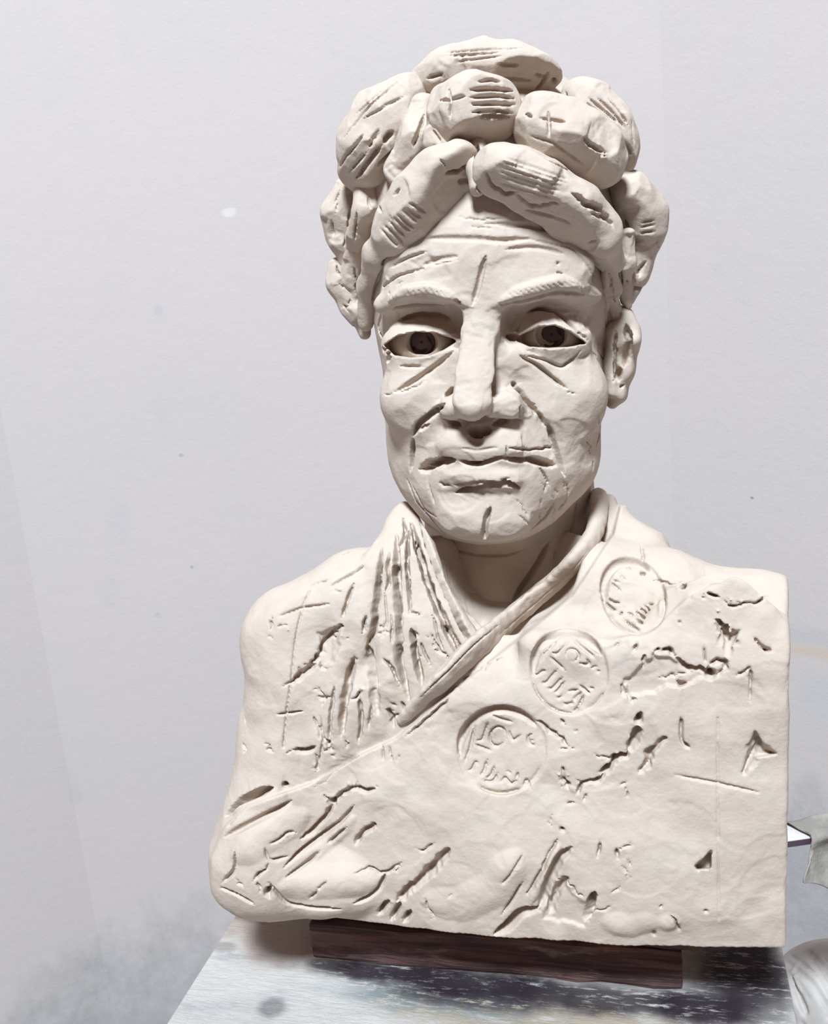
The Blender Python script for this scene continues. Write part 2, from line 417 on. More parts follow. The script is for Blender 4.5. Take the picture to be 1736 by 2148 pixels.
    a(([(1100, 745), (1140, 755), (1178, 772), (1205, 752), (1218, 735)], 9, 5)); a(([(1090, 745), (1130, 770), (1160, 795), (1190, 816)], 12, 9)); a(([(1250, 730), (1272, 760)], 6, 5, 'v'))
    a(([(1105, 735), (1140, 734)], 5, 4)); a(([(790, 760), (800, 750)], 5, 5)); a(([(1185, 825), (1213, 828)], 4, 4, 'v', 3)); a(([(1240, 735), (1262, 760)], 5, 3))
    # folds beside nose and mouth
    a(([(954, 812), (932, 832)], 12, 12)); a(([(932, 846), (905, 870), (875, 893), (866, 915)], 18, 16)); a(([(866, 920), (864, 955), (860, 990)], 13, 11)); a(([(900, 890), (877, 905)], 9, 8))
    a(([(1074, 804), (1090, 822), (1112, 850), (1135, 882), (1146, 895)], 14, 12, 'u', 1)); a(([(1148, 888), (1160, 925), (1172, 958), (1185, 1000)], 15, 13)); a(([(1110, 845), (1128, 850)], 7, 6, 'v', 2))
    a(([(1074, 801), (1084, 812)], 13, 13))
    # nose: nostrils, underside
    a(([(930, 880), (950, 889), (968, 893)], 15, 8)); a(([(1030, 890), (1058, 884), (1092, 882)], 16, 8)); a(([(985, 900), (1005, 905), (1025, 898)], 30, 22)); a(([(990, 915), (1005, 928)], 34, 10))
    a(([(1092, 848), (1092, 878)], 8, 6))
    # mouth
    a(([(882, 977), (905, 974), (930, 968), (955, 964)], 20, 22, 'u', 1)); a(([(878, 985), (905, 985)], 18, 20)); a(([(962, 966), (985, 974), (1010, 974), (1035, 966), (1060, 957)], 13, 16))
    a(([(1055, 962), (1100, 966), (1140, 962)], 14, 12)); a(([(1105, 962), (1125, 968), (1150, 973), (1165, 976)], 20, 22)); a(([(1128, 975), (1145, 1000), (1152, 1022)], 7, 9, 'v')); a(([(893, 985), (898, 1020), (912, 1060)], 6, 8, 'v'))
    a(([(955, 1034), (990, 1026), (1030, 1019), (1075, 1019), (1090, 1025)], 20, 20)); a(([(950, 1018), (1000, 1013), (1050, 1013)], 10, 6)); a(([(918, 1014), (945, 1020)], 8, 6, 'v', 2)); a(([(1045, 1008), (1070, 1003)], 8, 4))
    a(([(1060, 938), (1120, 944), (1165, 938)], 7, 7, 'u', 1)); a(([(960, 940), (1000, 945), (1050, 938)], 8, 3)); a(([(1062, 935), (1063, 960)], 6, 6))
    # chin
    a(([(1029, 1063), (1020, 1085), (1016, 1115), (1014, 1138)], 15, 14)); a(([(1080, 1045), (1100, 1065), (1110, 1090)], 4, 4, 'v', 2)); a(([(1085, 1078), (1110, 1100)], 5, 4, 'v', 2))
    a(([(853, 1005), (870, 1050), (905, 1090), (935, 1125)], 9, 8)); a(([(1165, 1050), (1145, 1085), (1110, 1115)], 9, 7)); a(([(1180, 1010), (1195, 1035), (1170, 1080)], 6, 5, 'v', 2))
    a(([(865, 1020), (890, 1070), (915, 1085)], 7, 5)); a(([(1255, 870), (1260, 905), (1250, 935)], 7, 7, 'v')); a(([(1245, 965), (1243, 990)], 8, 9, 'v')); a(([(1238, 920), (1236, 960)], 4, 4, 'v', 2))
    for _ in range(14):
        x, y = rng.uniform(1120, 1185), rng.uniform(1010, 1100); a(([(x, y), (x + rng.uniform(-6, 12), y + rng.uniform(8, 22))], 5, 4, 'v', 2))
    # neck
    a(([(1152, 1137), (1130, 1180), (1100, 1225), (1075, 1262)], 18, 14)); a(([(905, 1180), (950, 1225), (1000, 1262), (1052, 1298)], 12, 16)); a(([(915, 1145), (1000, 1165), (1060, 1165), (1110, 1150)], 10, 4))
    a(([(1165, 1155), (1162, 1172)], 8, 5)); a(([(1230, 1080), (1222, 1105)], 5, 4, 'v')); a(([(1210, 1050), (1205, 1090), (1190, 1140)], 8, 5)); a(([(1240, 1060), (1225, 1120), (1195, 1165)], 8, 5))
    # temples
    a(([(772, 750), (776, 800), (779, 835)], 8, 5)); a(([(1268, 640), (1272, 690)], 6, 6)); a(([(780, 835)], 14, 12, 'c'))
    S = [(q[0], q[1], q[2] * 1.45 if q[2] > 0 else q[2]) + tuple(q[3:]) for q in S]
    c.tool(S)
    return c
hc = build_head()
hv, hq = hc.polygons(); hn = vert_normals(hv, hq)
BROWS = [[(810, 642), (824, 618), (850, 598), (900, 591), (945, 604), (972, 632), (960, 643), (900, 632), (850, 632), (826, 647)],
         [(1042, 642), (1050, 618), (1100, 596), (1165, 576), (1215, 587), (1233, 606), (1216, 616), (1170, 608), (1110, 630)]]
hl, hb = outlined(hv, hq, BROWS, 0.05)
HEAD = sub_mesh('head', hv, hq, hn, hl, CLAY, BUST, root_p)
for m in hb: sub_mesh('eyebrow', hv, hq, hn, m, CLAY, HEAD, root_p)

def eye(x, y, d, ix, iy):
    c = Clay((x - 90, x + 90), (y - 70, y + 70), (d - 95, d + 90), 0.0006)
    c.ell(x, y, d, (74, 50, 58), k=0); c.fine()
    th = np.linspace(0, 2 * math.pi, 20)
    c.tool([([(ix, iy)], 76, 40, 'f'), ([(ix - 14, iy - 4), (ix + 15, iy - 4)], 56, 40, 'f')])
    return c
EYE_D = clay_mat('clay_hollow_shade', (0.13, 0.085, 0.085, 1), (0.09, 0.058, 0.062, 1), (0.06, 0.04, 0.045, 1))  # shade of the deep carved hole, put into the iris colour
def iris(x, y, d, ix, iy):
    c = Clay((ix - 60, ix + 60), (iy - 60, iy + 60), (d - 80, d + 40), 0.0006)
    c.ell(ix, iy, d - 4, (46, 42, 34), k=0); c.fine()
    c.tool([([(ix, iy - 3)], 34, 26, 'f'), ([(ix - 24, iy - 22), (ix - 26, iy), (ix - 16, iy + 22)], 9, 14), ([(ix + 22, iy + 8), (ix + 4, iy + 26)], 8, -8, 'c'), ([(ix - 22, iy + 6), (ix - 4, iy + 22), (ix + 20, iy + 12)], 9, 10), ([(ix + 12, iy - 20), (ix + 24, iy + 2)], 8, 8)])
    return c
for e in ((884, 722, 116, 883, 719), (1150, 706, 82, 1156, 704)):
    part('eye', eye(*e), HEAD); part('iris', iris(*e), HEAD, EYE_D, 'hollowed iris with the shade of its hole put into the colour')

# ---- hair rolls
def roll(name, pts, strokes=(), cuts=(), flat=1.0, cap=None, label=None, patches=(), k=10, nz=3.0, seed=1):
    pts = [(x, y, hair_d(x, y) + o, r) for x, y, o, r in pts]
    xs = [p[0] for p in pts]; ys = [p[1] for p in pts]; ds = [p[2] for p in pts]; R = max(p[3] for p in pts) + 14
    c = Clay((min(xs) - R, max(xs) + R), (min(ys) - R, max(ys) + R), (min(ds) - R * flat, max(ds) + R * flat), HRES)
    c.tube(pts, k=0, flat=flat, kk=30); c.wobble(38, 6, seed); c.wobble(90, 5, seed + 50)
    for x, y, o, dist, nn in cuts:
        nn = np.array(nn) / np.linalg.norm(nn); c.plane(P(x, y, hair_d(x, y) + o) + nn * dist * UNIT, nn, k=2)
    c.fine(); c.facets(40, (min(xs) - 50, max(xs) + 50, min(ys) - 50, max(ys) + 50), 42, 3.5, seed); c.noise(16, nz * 0.35, seed + 9)
    for pl in patches: c.patch(*pl)
    c.tool([(q[0], q[1], q[2] * 1.5) + tuple(q[3:]) for q in strokes])
    return part(name, c, None, None, label)
def hatch(p0, p1, q0, q1, n, w, dep, prof='u', jit=3):
    o = []
    for i in range(n):
        t = i / max(1, n - 1); j = rng.normal(0, jit, 4)
        a = (p0[0] + (q0[0] - p0[0]) * t + j[0], p0[1] + (q0[1] - p0[1]) * t + j[1]); b = (p1[0] + (q1[0] - p1[0]) * t + j[2], p1[1] + (q1[1] - p1[1]) * t + j[3])
        o.append(([a, ((a[0] + b[0]) / 2 + rng.normal(0, 1), (a[1] + b[1]) / 2 + rng.normal(0, 1)), b], w * rng.uniform(0.7, 1.2), dep, prof))
    return o
rolls = [
 # top
 ([(885, 168, 0, 24), (930, 150, 0, 40), (1000, 143, -4, 48), (1080, 146, -4, 49), (1130, 160, 0, 40), (1160, 170, 5, 26)],
  hatch((925, 112), (1040, 103), (950, 128), (1060, 120), 4, 5, 4) + [([(895, 165), (930, 155)], 8, 7), ([(1045, 135), (1090, 138)], 9, 6), ([(1150, 150), (1138, 175), (1120, 195)], 10, 9), ([(1160, 172)], 20, 9, 'c'), ([(1120, 155), (1150, 165)], 8, 6), ([(960, 108), (1100, 100)], 4, 3), ([(1000, 170), (1060, 165), (1120, 170)], 9, 6)]),
 # upper left
 ([(852, 203, -4, 46), (812, 255, -4, 72), (778, 315, -4, 70), (757, 362, 2, 46)],
  [([(720, 290), (770, 225), (840, 165)], 6, 5), ([(728, 275), (790, 205)], 5, 4), ([(760, 250), (850, 200)], 6, 5), ([(800, 222), (848, 202)], 6, 5), ([(725, 330), (762, 280)], 9, 9, 'v'), ([(773, 310), (797, 275)], 9, 9, 'v'), ([(775, 295), (795, 270)], 7, 7), ([(790, 350), (838, 305)], 11, 13, 'v'), ([(805, 300), (825, 275)], 16, 15, 'v'), ([(745, 375), (800, 305)], 14, 14, 'v'), ([(732, 360), (768, 320)], 8, 8, 'v'), ([(745, 240), (800, 190)], 5, 4), ([(712, 350), (735, 310)], 6, 5)]),
 # top centre, block of clay with a cross
 ([(945, 240, -6, 55), (975, 236, -16, 68), (1010, 232, -18, 70), (1036, 230, -12, 60)],
  [([(940, 185), (944, 218), (943, 250)], 8, 9), ([(920, 211), (945, 206), (978, 200)], 8, 8), ([(985, 188), (1030, 186), (1078, 190)], 9, 9), ([(985, 205), (1040, 200), (1080, 206)], 8, 8), ([(985, 218), (1040, 216), (1082, 220)], 9, 9), ([(990, 235), (1030, 233), (1075, 238)], 8, 8), ([(1000, 172), (1030, 166), (1055, 172)], 7, 7), ([(1005, 247), (1040, 246), (1072, 248)], 11, 10), ([(1036, 232), (1037, 258)], 8, 7)]),
 # right of centre, cross
 ([(1115, 248, -2, 42), (1140, 262, -12, 62), (1190, 290, -14, 66), (1240, 322, -12, 62), (1268, 348, -2, 46)],
  [([(1150, 232), (1151, 260), (1150, 288)], 8, 8), ([(1132, 247), (1155, 249), (1187, 255)], 8, 8), ([(1100, 238), (1115, 245)], 10, 12), ([(1223, 287), (1240, 305), (1272, 320)], 11, 10), ([(1255, 318), (1270, 328)], 8, 8, 'v', 2), ([(1110, 285), (1160, 300), (1230, 350)], 7, 4)]),
 # right top
 ([(1208, 200, 10, 30), (1235, 222, 6, 46), (1270, 262, 6, 50), (1292, 305, 8, 46), (1300, 350, 12, 26)],
  [([(1232, 204), (1270, 235), (1300, 262)], 6, 6), ([(1252, 204), (1285, 235), (1310, 270)], 6, 6), ([(1275, 205), (1300, 232), (1318, 262)], 7, 7), ([(1225, 212), (1260, 240), (1290, 255)], 5, 4), ([(1185, 190), (1190, 225)], 7, 6), ([(1285, 270), (1292, 320), (1300, 370)], 7, 8), ([(1310, 300), (1322, 325)], 6, 6), ([(1325, 250), (1330, 300)], 6, 5)]),
 # front left, swept over the temple
 ([(966, 350, -8, 46), (934, 372, -12, 60), (885, 420, -10, 60), (838, 475, -6, 52), (802, 535, 0, 36), (778, 600, -4, 25), (768, 680, 10, 15)],
  hatch((858, 428), (893, 448), (797, 480), (838, 520), 8, 9, 5, jit=1.5) + [([(935, 365), (965, 358), (985, 345)], 9, 14, 'u', 1), ([(922, 332), (935, 352)], 6, 5, 'v', 2), ([(838, 395), (825, 410)], 8, 8), ([(790, 430), (800, 445)], 8, 8), ([(960, 380), (990, 380)], 14, 8), ([(805, 560), (790, 600), (782, 640)], 12, 8), ([(800, 560), (822, 540)], 16, 16)]),
 # front right, over the forehead
 ([(1040, 352, -8, 46), (1075, 366, -14, 58), (1132, 398, -14, 60), (1195, 440, -10, 57), (1250, 492, -4, 48), (1283, 550, 0, 30)],
  hatch((1055, 330), (1195, 378), (1040, 380), (1165, 418), 6, 8, 2.6, jit=1) + [([(1018, 358), (1030, 390), (1060, 408), (1085, 402)], 9, 10, 'u', 1), ([(1080, 405), (1110, 430), (1140, 432), (1175, 425)], 7, 7, 'v', 2), ([(1200, 405), (1230, 428), (1262, 440), (1285, 475)], 13, 16, 'u', 2), ([(1238, 445), (1270, 462)], 8, 9, 'v', 2), ([(1100, 440), (1160, 455), (1200, 470)], 8, 5), ([(1230, 510), (1255, 505)], 9, 10, 'v', 2), ([(1140, 330), (1210, 365)], 6, 6)]),
 # left side
 ([(722, 405, 8, 30), (714, 450, 6, 36), (715, 495, 8, 30), (728, 550, 20, 18)],
  [([(700, 430), (712, 400)], 5, 5), ([(695, 460), (700, 500)], 5, 5), ([(735, 440), (730, 480)], 8, 7), ([(735, 480), (720, 520)], 8, 8, 'v'), ([(703, 450), (708, 420)], 4, 4)]),
 ([(762, 400, 10, 26), (765, 440, 8, 24), (752, 490, 10, 20), (742, 545, 16, 15)],
  [([(770, 410), (778, 440)], 6, 6), ([(748, 440), (742, 510)], 6, 6)]),
 # right side
 ([(1322, 398, 14, 38), (1345, 445, 4, 44), (1350, 500, 6, 40), (1335, 560, 16, 30), (1318, 625, 26, 18)],
  [([(1345, 468), (1372, 462)], 7, 6), ([(1342, 478), (1375, 470)], 6, 6), ([(1340, 490), (1375, 485)], 7, 6), ([(1307, 460), (1316, 478)], 9, 12), ([(1350, 550), (1330, 590)], 8, 9, 'v', 2), ([(1355, 545), (1340, 580)], 6, 7), ([(1378, 500), (1382, 520)], 8, 6, 'v', 3), ([(1325, 600), (1350, 605)], 8, 8, 'v', 2)]),
 ([(1318, 495, 4, 18), (1313, 550, 2, 22), (1308, 600, 8, 16), (1318, 645, 14, 10)],
  [([(1300, 560), (1303, 600)], 6, 6), ([(1315, 590)], 6, 7, 'c')]),
 ([(1278, 560, 4, 20), (1285, 610, 6, 18), (1292, 660, 14, 14), (1300, 690, 20, 10)],
  [([(1275, 560), (1290, 640)], 6, 7, 'v', 2), ([(1285, 590), (1280, 620)], 6, 6, 'v', 2)]),
 # filler between upper-left roll and front rolls
 ([(885, 225, 18, 28), (872, 290, 14, 36), (835, 355, 18, 34)], [([(890, 240), (865, 310)], 10, 12)]),
 ([(918, 290, -2, 34), (950, 305, -2, 26)], [([(905, 270), (925, 300)], 7, 6)]),
 ([(1000, 300, 6, 16), (1002, 345, 4, 16), (1000, 395, -8, 16)], [([(1000, 300), (1002, 360)], 12, 16), ([(1000, 390), (1010, 405)], 8, 10, 'v', 2)]),
 ([(748, 500, 34, 26), (748, 580, 34, 26), (752, 650, 40, 20), (764, 700, 50, 14)], [([(740, 560), (752, 620)], 7, 9, 'v', 2)]),
 ([(1276, 600, 24, 20), (1284, 680, 34, 18), (1284, 770, 60, 14)], [([(1280, 640), (1286, 720)], 6, 7, 'v', 2)]),
 # left ear side lumps
 ([(712, 562, 30, 22), (716, 600, 34, 26), (735, 645, 36, 18), (745, 680, 40, 12)],
  [([(703, 550), (710, 575), (725, 590)], 6, 8, 'v', 2), ([(712, 595), (735, 610)], 6, 8, 'v', 2), ([(720, 640), (740, 650)], 14, 16, 'v', 3), ([(735, 625), (738, 660)], 8, 12, 'v', 2)]),
]
CUTS = {0: [(1050, 142, 0, 42, (0.05, -0.6, -0.8))],
        1: [(800, 300, -4, 58, (0.75, -0.55, -0.35)), (772, 335, -4, 60, (0.3, -0.6, -0.75))],
        2: [(985, 232, -16, 62, (0.1, -0.5, -0.85)), (1010, 230, -18, 60, (0.05, -1, 0.12)), (1040, 226, -12, 56, (0.55, -0.55, -0.6))],
        3: [(1190, 290, -14, 56, (-0.18, -0.72, -0.68)), (1240, 322, -12, 55, (-0.15, -0.7, -0.7)), (1150, 262, -12, 56, (-0.1, -0.85, 0.45))],
        4: [(1262, 255, 6, 40, (-0.55, -0.6, -0.6))],
        5: [(930, 378, -10, 55, (0.5, -0.62, -0.62)), (870, 436, -10, 56, (0.45, -0.7, -0.5))],
        6: [(1080, 368, -14, 54, (-0.35, -0.58, -0.72)), (1140, 402, -14, 54, (-0.3, -0.6, -0.75)), (1225, 468, -6, 46, (-0.4, -0.65, -0.62))]}
for i, (p, s) in enumerate(rolls):
    roll('hair_roll', p, s, CUTS.get(i, ()), seed=10 + i)
# ---- right ear
def ear():
    c = Clay((1230, 1380), (620, 900), (40, 330), HRES)
    c.tube([(1302, 665, 175, 26), (1310, 710, 170, 27), (1302, 770, 175, 22), (1292, 825, 180, 17), (1283, 850, 180, 12)], k=0, flat=2.6, kk=20); c.tube([(1280, 690, 150, 18), (1276, 820, 160, 14)], k=8, flat=3)
    c.wobble(30, 4, 5); c.fine()
    c.tool([([(1313, 680), (1318, 720), (1308, 770)], 20, 16), ([(1288, 690), (1292, 760), (1286, 800)], 9, 8, 'v', 2), ([(1298, 770), (1296, 800)], 16, 14), ([(1300, 815), (1310, 808)], 8, 7, 'v', 2)])
    return c
part('ear', ear())
# ---- torso and robe
Z_TABLE, Z_BOTTOM = 0.9557, 1.0235
FOLDS = [
 [(846, 1058, 6, 10), (866, 1115, 0, 15), (902, 1205, -3, 17), (942, 1295, -3, 16), (985, 1374, 0, 9)],
 [(852, 1105, 6, 12), (880, 1180, -2, 18), (912, 1275, -4, 24), (938, 1350, -4, 24), (950, 1425, 0, 9)],
 [(848, 1110, 4, 12), (852, 1160, -2, 17), (874, 1260, -4, 23), (894, 1350, -4, 25), (912, 1450, 0, 8)],
 [(838, 1072, 6, 14), (842, 1160, -3, 18), (848, 1250, -4, 19), (856, 1340, -4, 19), (872, 1430, -3, 17), (884, 1492, 2, 7)],
 [(834, 1085, 6, 12), (816, 1160, -3, 17), (812, 1260, -5, 22), (810, 1350, -5, 23), (818, 1440, -5, 22), (836, 1520, 0, 9)],
 [(816, 1122, 2, 11), (786, 1200, -2, 20), (768, 1290, -3, 22), (756, 1350, -2, 18), (744, 1420, 4, 7)],
 [(795, 1150, 4, 8), (752, 1225, 2, 18), (730, 1300, 2, 21), (718, 1380, 0, 22), (704, 1460, 0, 22), (688, 1570, 4, 9)],
 [(790, 1350, 2, 9), (794, 1420, -3, 20), (790, 1480, -3, 23), (796, 1548, 2, 10)],
 [(768, 1370, 4, 8), (750, 1440, -2, 17), (740, 1500, -2, 19), (730, 1582, 4, 8)],
 [(772, 1455, 2, 9), (768, 1510, -2, 17), (772, 1568, 3, 8)],
]
def ellipse(x, y, rx, ry, an):
    th = np.linspace(0, 2 * math.pi, 40)[:-1]; ca, sa = math.cos(math.radians(an)), math.sin(math.radians(an))
    return [(x + rx * math.cos(t) * ca - ry * math.sin(t) * sa, y + rx * math.cos(t) * sa + ry * math.sin(t) * ca) for t in th]
def smooth_path(f):
    a = np.array(f, float); L = np.concatenate([[0], np.cumsum(np.linalg.norm(np.diff(a[:, :2], axis=0), axis=1))]); u = np.linspace(0, L[-1], int(L[-1] / 18) + 2)
    a = np.stack([np.interp(u, L, a[:, i]) for i in range(4)], 1)
    for _ in range(3): a[1:-1] = (a[:-2] + 2 * a[1:-1] + a[2:]) / 4
    return a
def fold_d(x, y): return float(np.interp(y, FD[0], FD[1])) - 0.21 * (x - 830)      # depth of the cloth on the left breast
FD = [[1050, 1120, 1200, 1300, 1450, 1600], [190, 120, 50, 10, -18, -32]]
def build_torso():
    c = Clay((425, 1700), (1030, 2000), (-275, 330), TRES)
    c.box(1085, 1650, 62, (520, 345, 152), rnd=105, k=0)
    c.box(1400, 1640, -12, (300, 345, 152), rnd=22, k=20)
    c.ell(1080, 1720, 50, (470, 290, 182), k=80)
    c.tube([(608, 1322, 135, 90), (760, 1258, 120, 102), (1000, 1215, 140, 115)], k=70, kk=30)
    c.tube([(1150, 1225, 130, 118), (1390, 1262, 45, 92), (1720, 1310, -50, 62)], k=60, kk=30)
    c.tube([(632, 1340, 135, 98), (606, 1560, 100, 98), (562, 1790, 60, 120)], k=60, kk=30)
    c.ell(690, 1830, -2, (145, 80, 62), k=14, ang=-14); c.ell(965, 1880, -62, (115, 74, 46), k=22, ang=20)
    c.ell(1490, 1660, -172, (150, 430, 36), k=110)
    c.tube([(1278, 1050, 255, 20), (1285, 1110, 225, 36), (1335, 1170, 170, 62)], k=30, kk=20)   # robe standing up behind the neck
    c.tube([(1078, 1020, 90, 182), (1066, 1170, 90, 146), (1052, 1268, 75, 78)], k=14, sub=True)  # open neck
    for f in FOLDS:
        a = smooth_path(f); c.tube([(x, y, fold_d(x, y) + o, r) for x, y, o, r in a], k=7, kk=40)
    c.wobble(110, 9, 21); c.wobble(45, 3.5, 22)
    _, R, _ = frame(1648, 1600, -240)
    ea, eb = P(1637, 1250, -150), P(1629, 1965, -225); nr = np.cross(np.array([0.385, 1.0, 0.0]), eb - ea); nr *= np.sign(nr[0])
    c.plane((ea + eb) / 2, nr, k=4)
    c.plane(np.array([0, 0, Z_BOTTOM]), (0, 0, -1), k=10)
    c.fine()
    # the sash lies over the pleated side
    c.patch([(470, 1735), (520, 1690), (660, 1640), (755, 1583), (830, 1548), (960, 1440), (1080, 1345), (1200, 1250), (1285, 1120), (1300, 1060), (1420, 1040), (1720, 1100), (1720, 1990), (440, 1990), (440, 1800)], -17, 8, 0, 900)
    for x, y, rx, ry, an in MEDAL:
        c.patch(ellipse(x, y, rx, ry, an), 6, 7)
    c.facets(150, (450, 1650, 1140, 1960), 80, 1.3, 8); c.noise(48, 1.8, 31); c.noise(14, 0.5, 32)
    # torn, missing and pressed patches
    c.patch([(1310, 1425), (1340, 1400), (1375, 1372), (1420, 1388), (1478, 1416), (1440, 1432), (1400, 1442), (1350, 1458), (1318, 1462)], 10, 7, jag=3)
    c.patch([(1583, 1534), (1600, 1562), (1627, 1580), (1582, 1588), (1558, 1622), (1568, 1575)], 18, 8)
    c.patch([(1457, 1816), (1474, 1802), (1491, 1784), (1490, 1820), (1462, 1823)], 45, 3)
    c.patch([(1419, 1427), (1440, 1431), (1424, 1442)], 16, 5)
    c.patch([(1508, 1312), (1530, 1330), (1550, 1322), (1536, 1352), (1522, 1346)], 18, 5)
    c.patch([(668, 1330), (715, 1312), (712, 1345), (700, 1390), (672, 1400)], 9, 8, jag=2)
    c.patch([(1160, 1850), (1180, 1850), (1230, 1900), (1225, 1940), (1140, 1925)], 8, 10, jag=2)
    c.tool(TORSO_A); c.tool(TORSO_B)
    c.d = np.maximum(c.d, (Z_BOTTOM - c.fx[2])[None, None, :])         # stands flat on the board
    return c
MEDAL = [(1052, 1573, 95, 94, 0), (1193, 1409, 82, 91, -12), (1328, 1251, 66, 84, -22)]
TORSO_A, TORSO_B = [], []
def A(*s):
    s = list(s); pr = s[3] if len(s) > 3 else 'u'; jg = s[4] if len(s) > 4 else 0
    TORSO_A.append((s[0], s[1] * 1.1, s[2] * 1.75, pr) + tuple(s[4:]))
    if jg >= 1.5:                                                # torn edges: short side cracks and crumbs
        for (x0, y0), (x1, y1) in zip(s[0][:-1], s[0][1:]):
            for _ in range(max(1, int(math.hypot(x1 - x0, y1 - y0) / 14))):
                t = rng.uniform(); x, y = x0 + (x1 - x0) * t, y0 + (y1 - y0) * t; an = rng.uniform(0, 6.28); l = rng.uniform(6, 16)
                TORSO_A.append(([(x, y), (x + l * math.cos(an), y + l * math.sin(an))], s[1] * rng.uniform(0.4, 0.9), s[2] * rng.uniform(0.6, 1.4), 'v'))
                if rng.uniform() < 0.35: TORSO_A.append(([(x + rng.normal(0, 6), y + rng.normal(0, 6))], rng.uniform(6, 10), -rng.uniform(3, 6), 'c'))
def B(*s): TORSO_B.append(s)
def arc(x, y, rx, ry, an, t0, t1, n=14):
    ca, sa = math.cos(math.radians(an)), math.sin(math.radians(an)); o = []
    for t in np.radians(np.linspace(t0, t1, n)): o.append((x + rx * math.cos(t) * ca - ry * math.sin(t) * sa, y + rx * math.cos(t) * sa + ry * math.sin(t) * ca))
    return o
# drapery folds and overlapping slabs
A([(1170, 1759), (1152, 1790), (1132, 1834), (1104, 1882)], 9, 9, 'u', 1); A([(1200, 1777), (1172, 1799), (1150, 1848), (1132, 1912)], 22, 15, 'u', 1); A([(1186, 1843), (1165, 1875), (1152, 1916)], 20, 15, 'u', 1)
A([(1248, 1872), (1238, 1894), (1226, 1932)], 18, 18, 'u'); A([(1130, 1905), (1089, 1916), (1063, 1946), (1036, 1962)], 24, 22, 'u'); A([(1098, 1790), (1075, 1825), (1050, 1853)], 7, 5); A([(1096, 1848), (1075, 1885), (1052, 1920)], 8, 8)
A([(941, 1780), (915, 1813), (888, 1841), (860, 1870)], 24, 16, 'u', 1); A([(878, 1782), (890, 1787), (912, 1768)], 8, 8, 'v', 2); A([(870, 1850), (850, 1872), (832, 1892)], 20, 14, 'u', 2)
A([(472, 1712), (505, 1680), (540, 1664), (572, 1652)], 20, 22, 'u'); A([(598, 1647)], 16, 26, 'c'); A([(470, 1756), (516, 1732), (574, 1703), (612, 1680)], 18, 9, 'u'); A([(475, 1735), (495, 1715)], 8, 8)
A([(656, 1645), (689, 1622), (722, 1600), (756, 1583)], 14, 14, 'u'); A([(678, 1667), (695, 1684), (712, 1666), (741, 1650), (770, 1659), (790, 1650)], 11, 10, 'u', 1.5); A([(695, 1684)], 22, 20, 'c')
A([(697, 1684), (680, 1721), (660, 1738), (628, 1762)], 13, 11, 'u', 1); A([(742, 1690), (718, 1721), (678, 1750), (632, 1785), (596, 1820)], 13, 10, 'u'); A([(728, 1732), (706, 1752), (688, 1768)], 9, 8); A([(673, 1784), (632, 1819), (598, 1843)], 11, 8)
A([(784, 1731), (757, 1750), (743, 1774)], 15, 11, 'u', 1); A([(783, 1731)], 13, 18, 'c'); A([(563, 1770), (586, 1760), (603, 1741), (622, 1746)], 8, 7); A([(556, 1775), (564, 1806), (609, 1796)], 8, 7, 'v', 1); A([(690, 1845), (665, 1865)], 7, 6); A([(648, 1885), (668, 1866)], 8, 7)
A([(742, 1832), (776, 1819), (807, 1834), (840, 1810)], 8, 7, 'u', 1); A([(808, 1832), (796, 1865), (770, 1885), (742, 1896)], 12, 11); A([(843, 1808), (830, 1830)], 7, 8, 'v', 2)
for q in ([(793, 1919), (815, 1889)], [(819, 1931), (840, 1893)], [(845, 1936), (862, 1909)]): A(q, 15, 14, 'u')
A([(495, 1785), (490, 1828), (464, 1853)], 10, 9); A([(460, 1862), (495, 1876), (533, 1898)], 10, 9); A([(565, 1810), (540, 1835), (530, 1850)], 8, 8, 'v', 3); A([(498, 1845), (510, 1862)], 7, 7, 'v', 2); A([(562, 1862), (565, 1885)], 14, 16, 'v', 2); A([(540, 1850), (545, 1872)], 10, 10, 'v', 2)
A([(562, 1850), (600, 1895), (660, 1906), (720, 1908)], 9, 9); A([(890, 1880), (900, 1905), (915, 1925)], 6, 6, 'v', 2); A([(895, 1885), (892, 1890)], 14, 14, 'v'); A([(938, 1880), (952, 1870)], 6, 6, 'v')
# swelling drapery over the bent arm and along the hem
for q, w, dp in (([(490, 1800), (560, 1752), (640, 1706)], 74, -6), ([(590, 1862), (680, 1852), (785, 1850)], 74, -6), ([(640, 1800), (690, 1762), (745, 1712)], 40, -5), ([(890, 1890), (970, 1896), (1045, 1862), (1085, 1790)], 84, -6),
    ([(1110, 1900), (1140, 1830), (1175, 1770)], 22, -5), ([(1270, 1935), (1320, 1945), (1370, 1930)], 60, -4), ([(1395, 1940), (1410, 1930)], 44, -4), ([(480, 1700), (540, 1680), (600, 1668)], 40, -5)):
    A(q, w, dp, 'u')
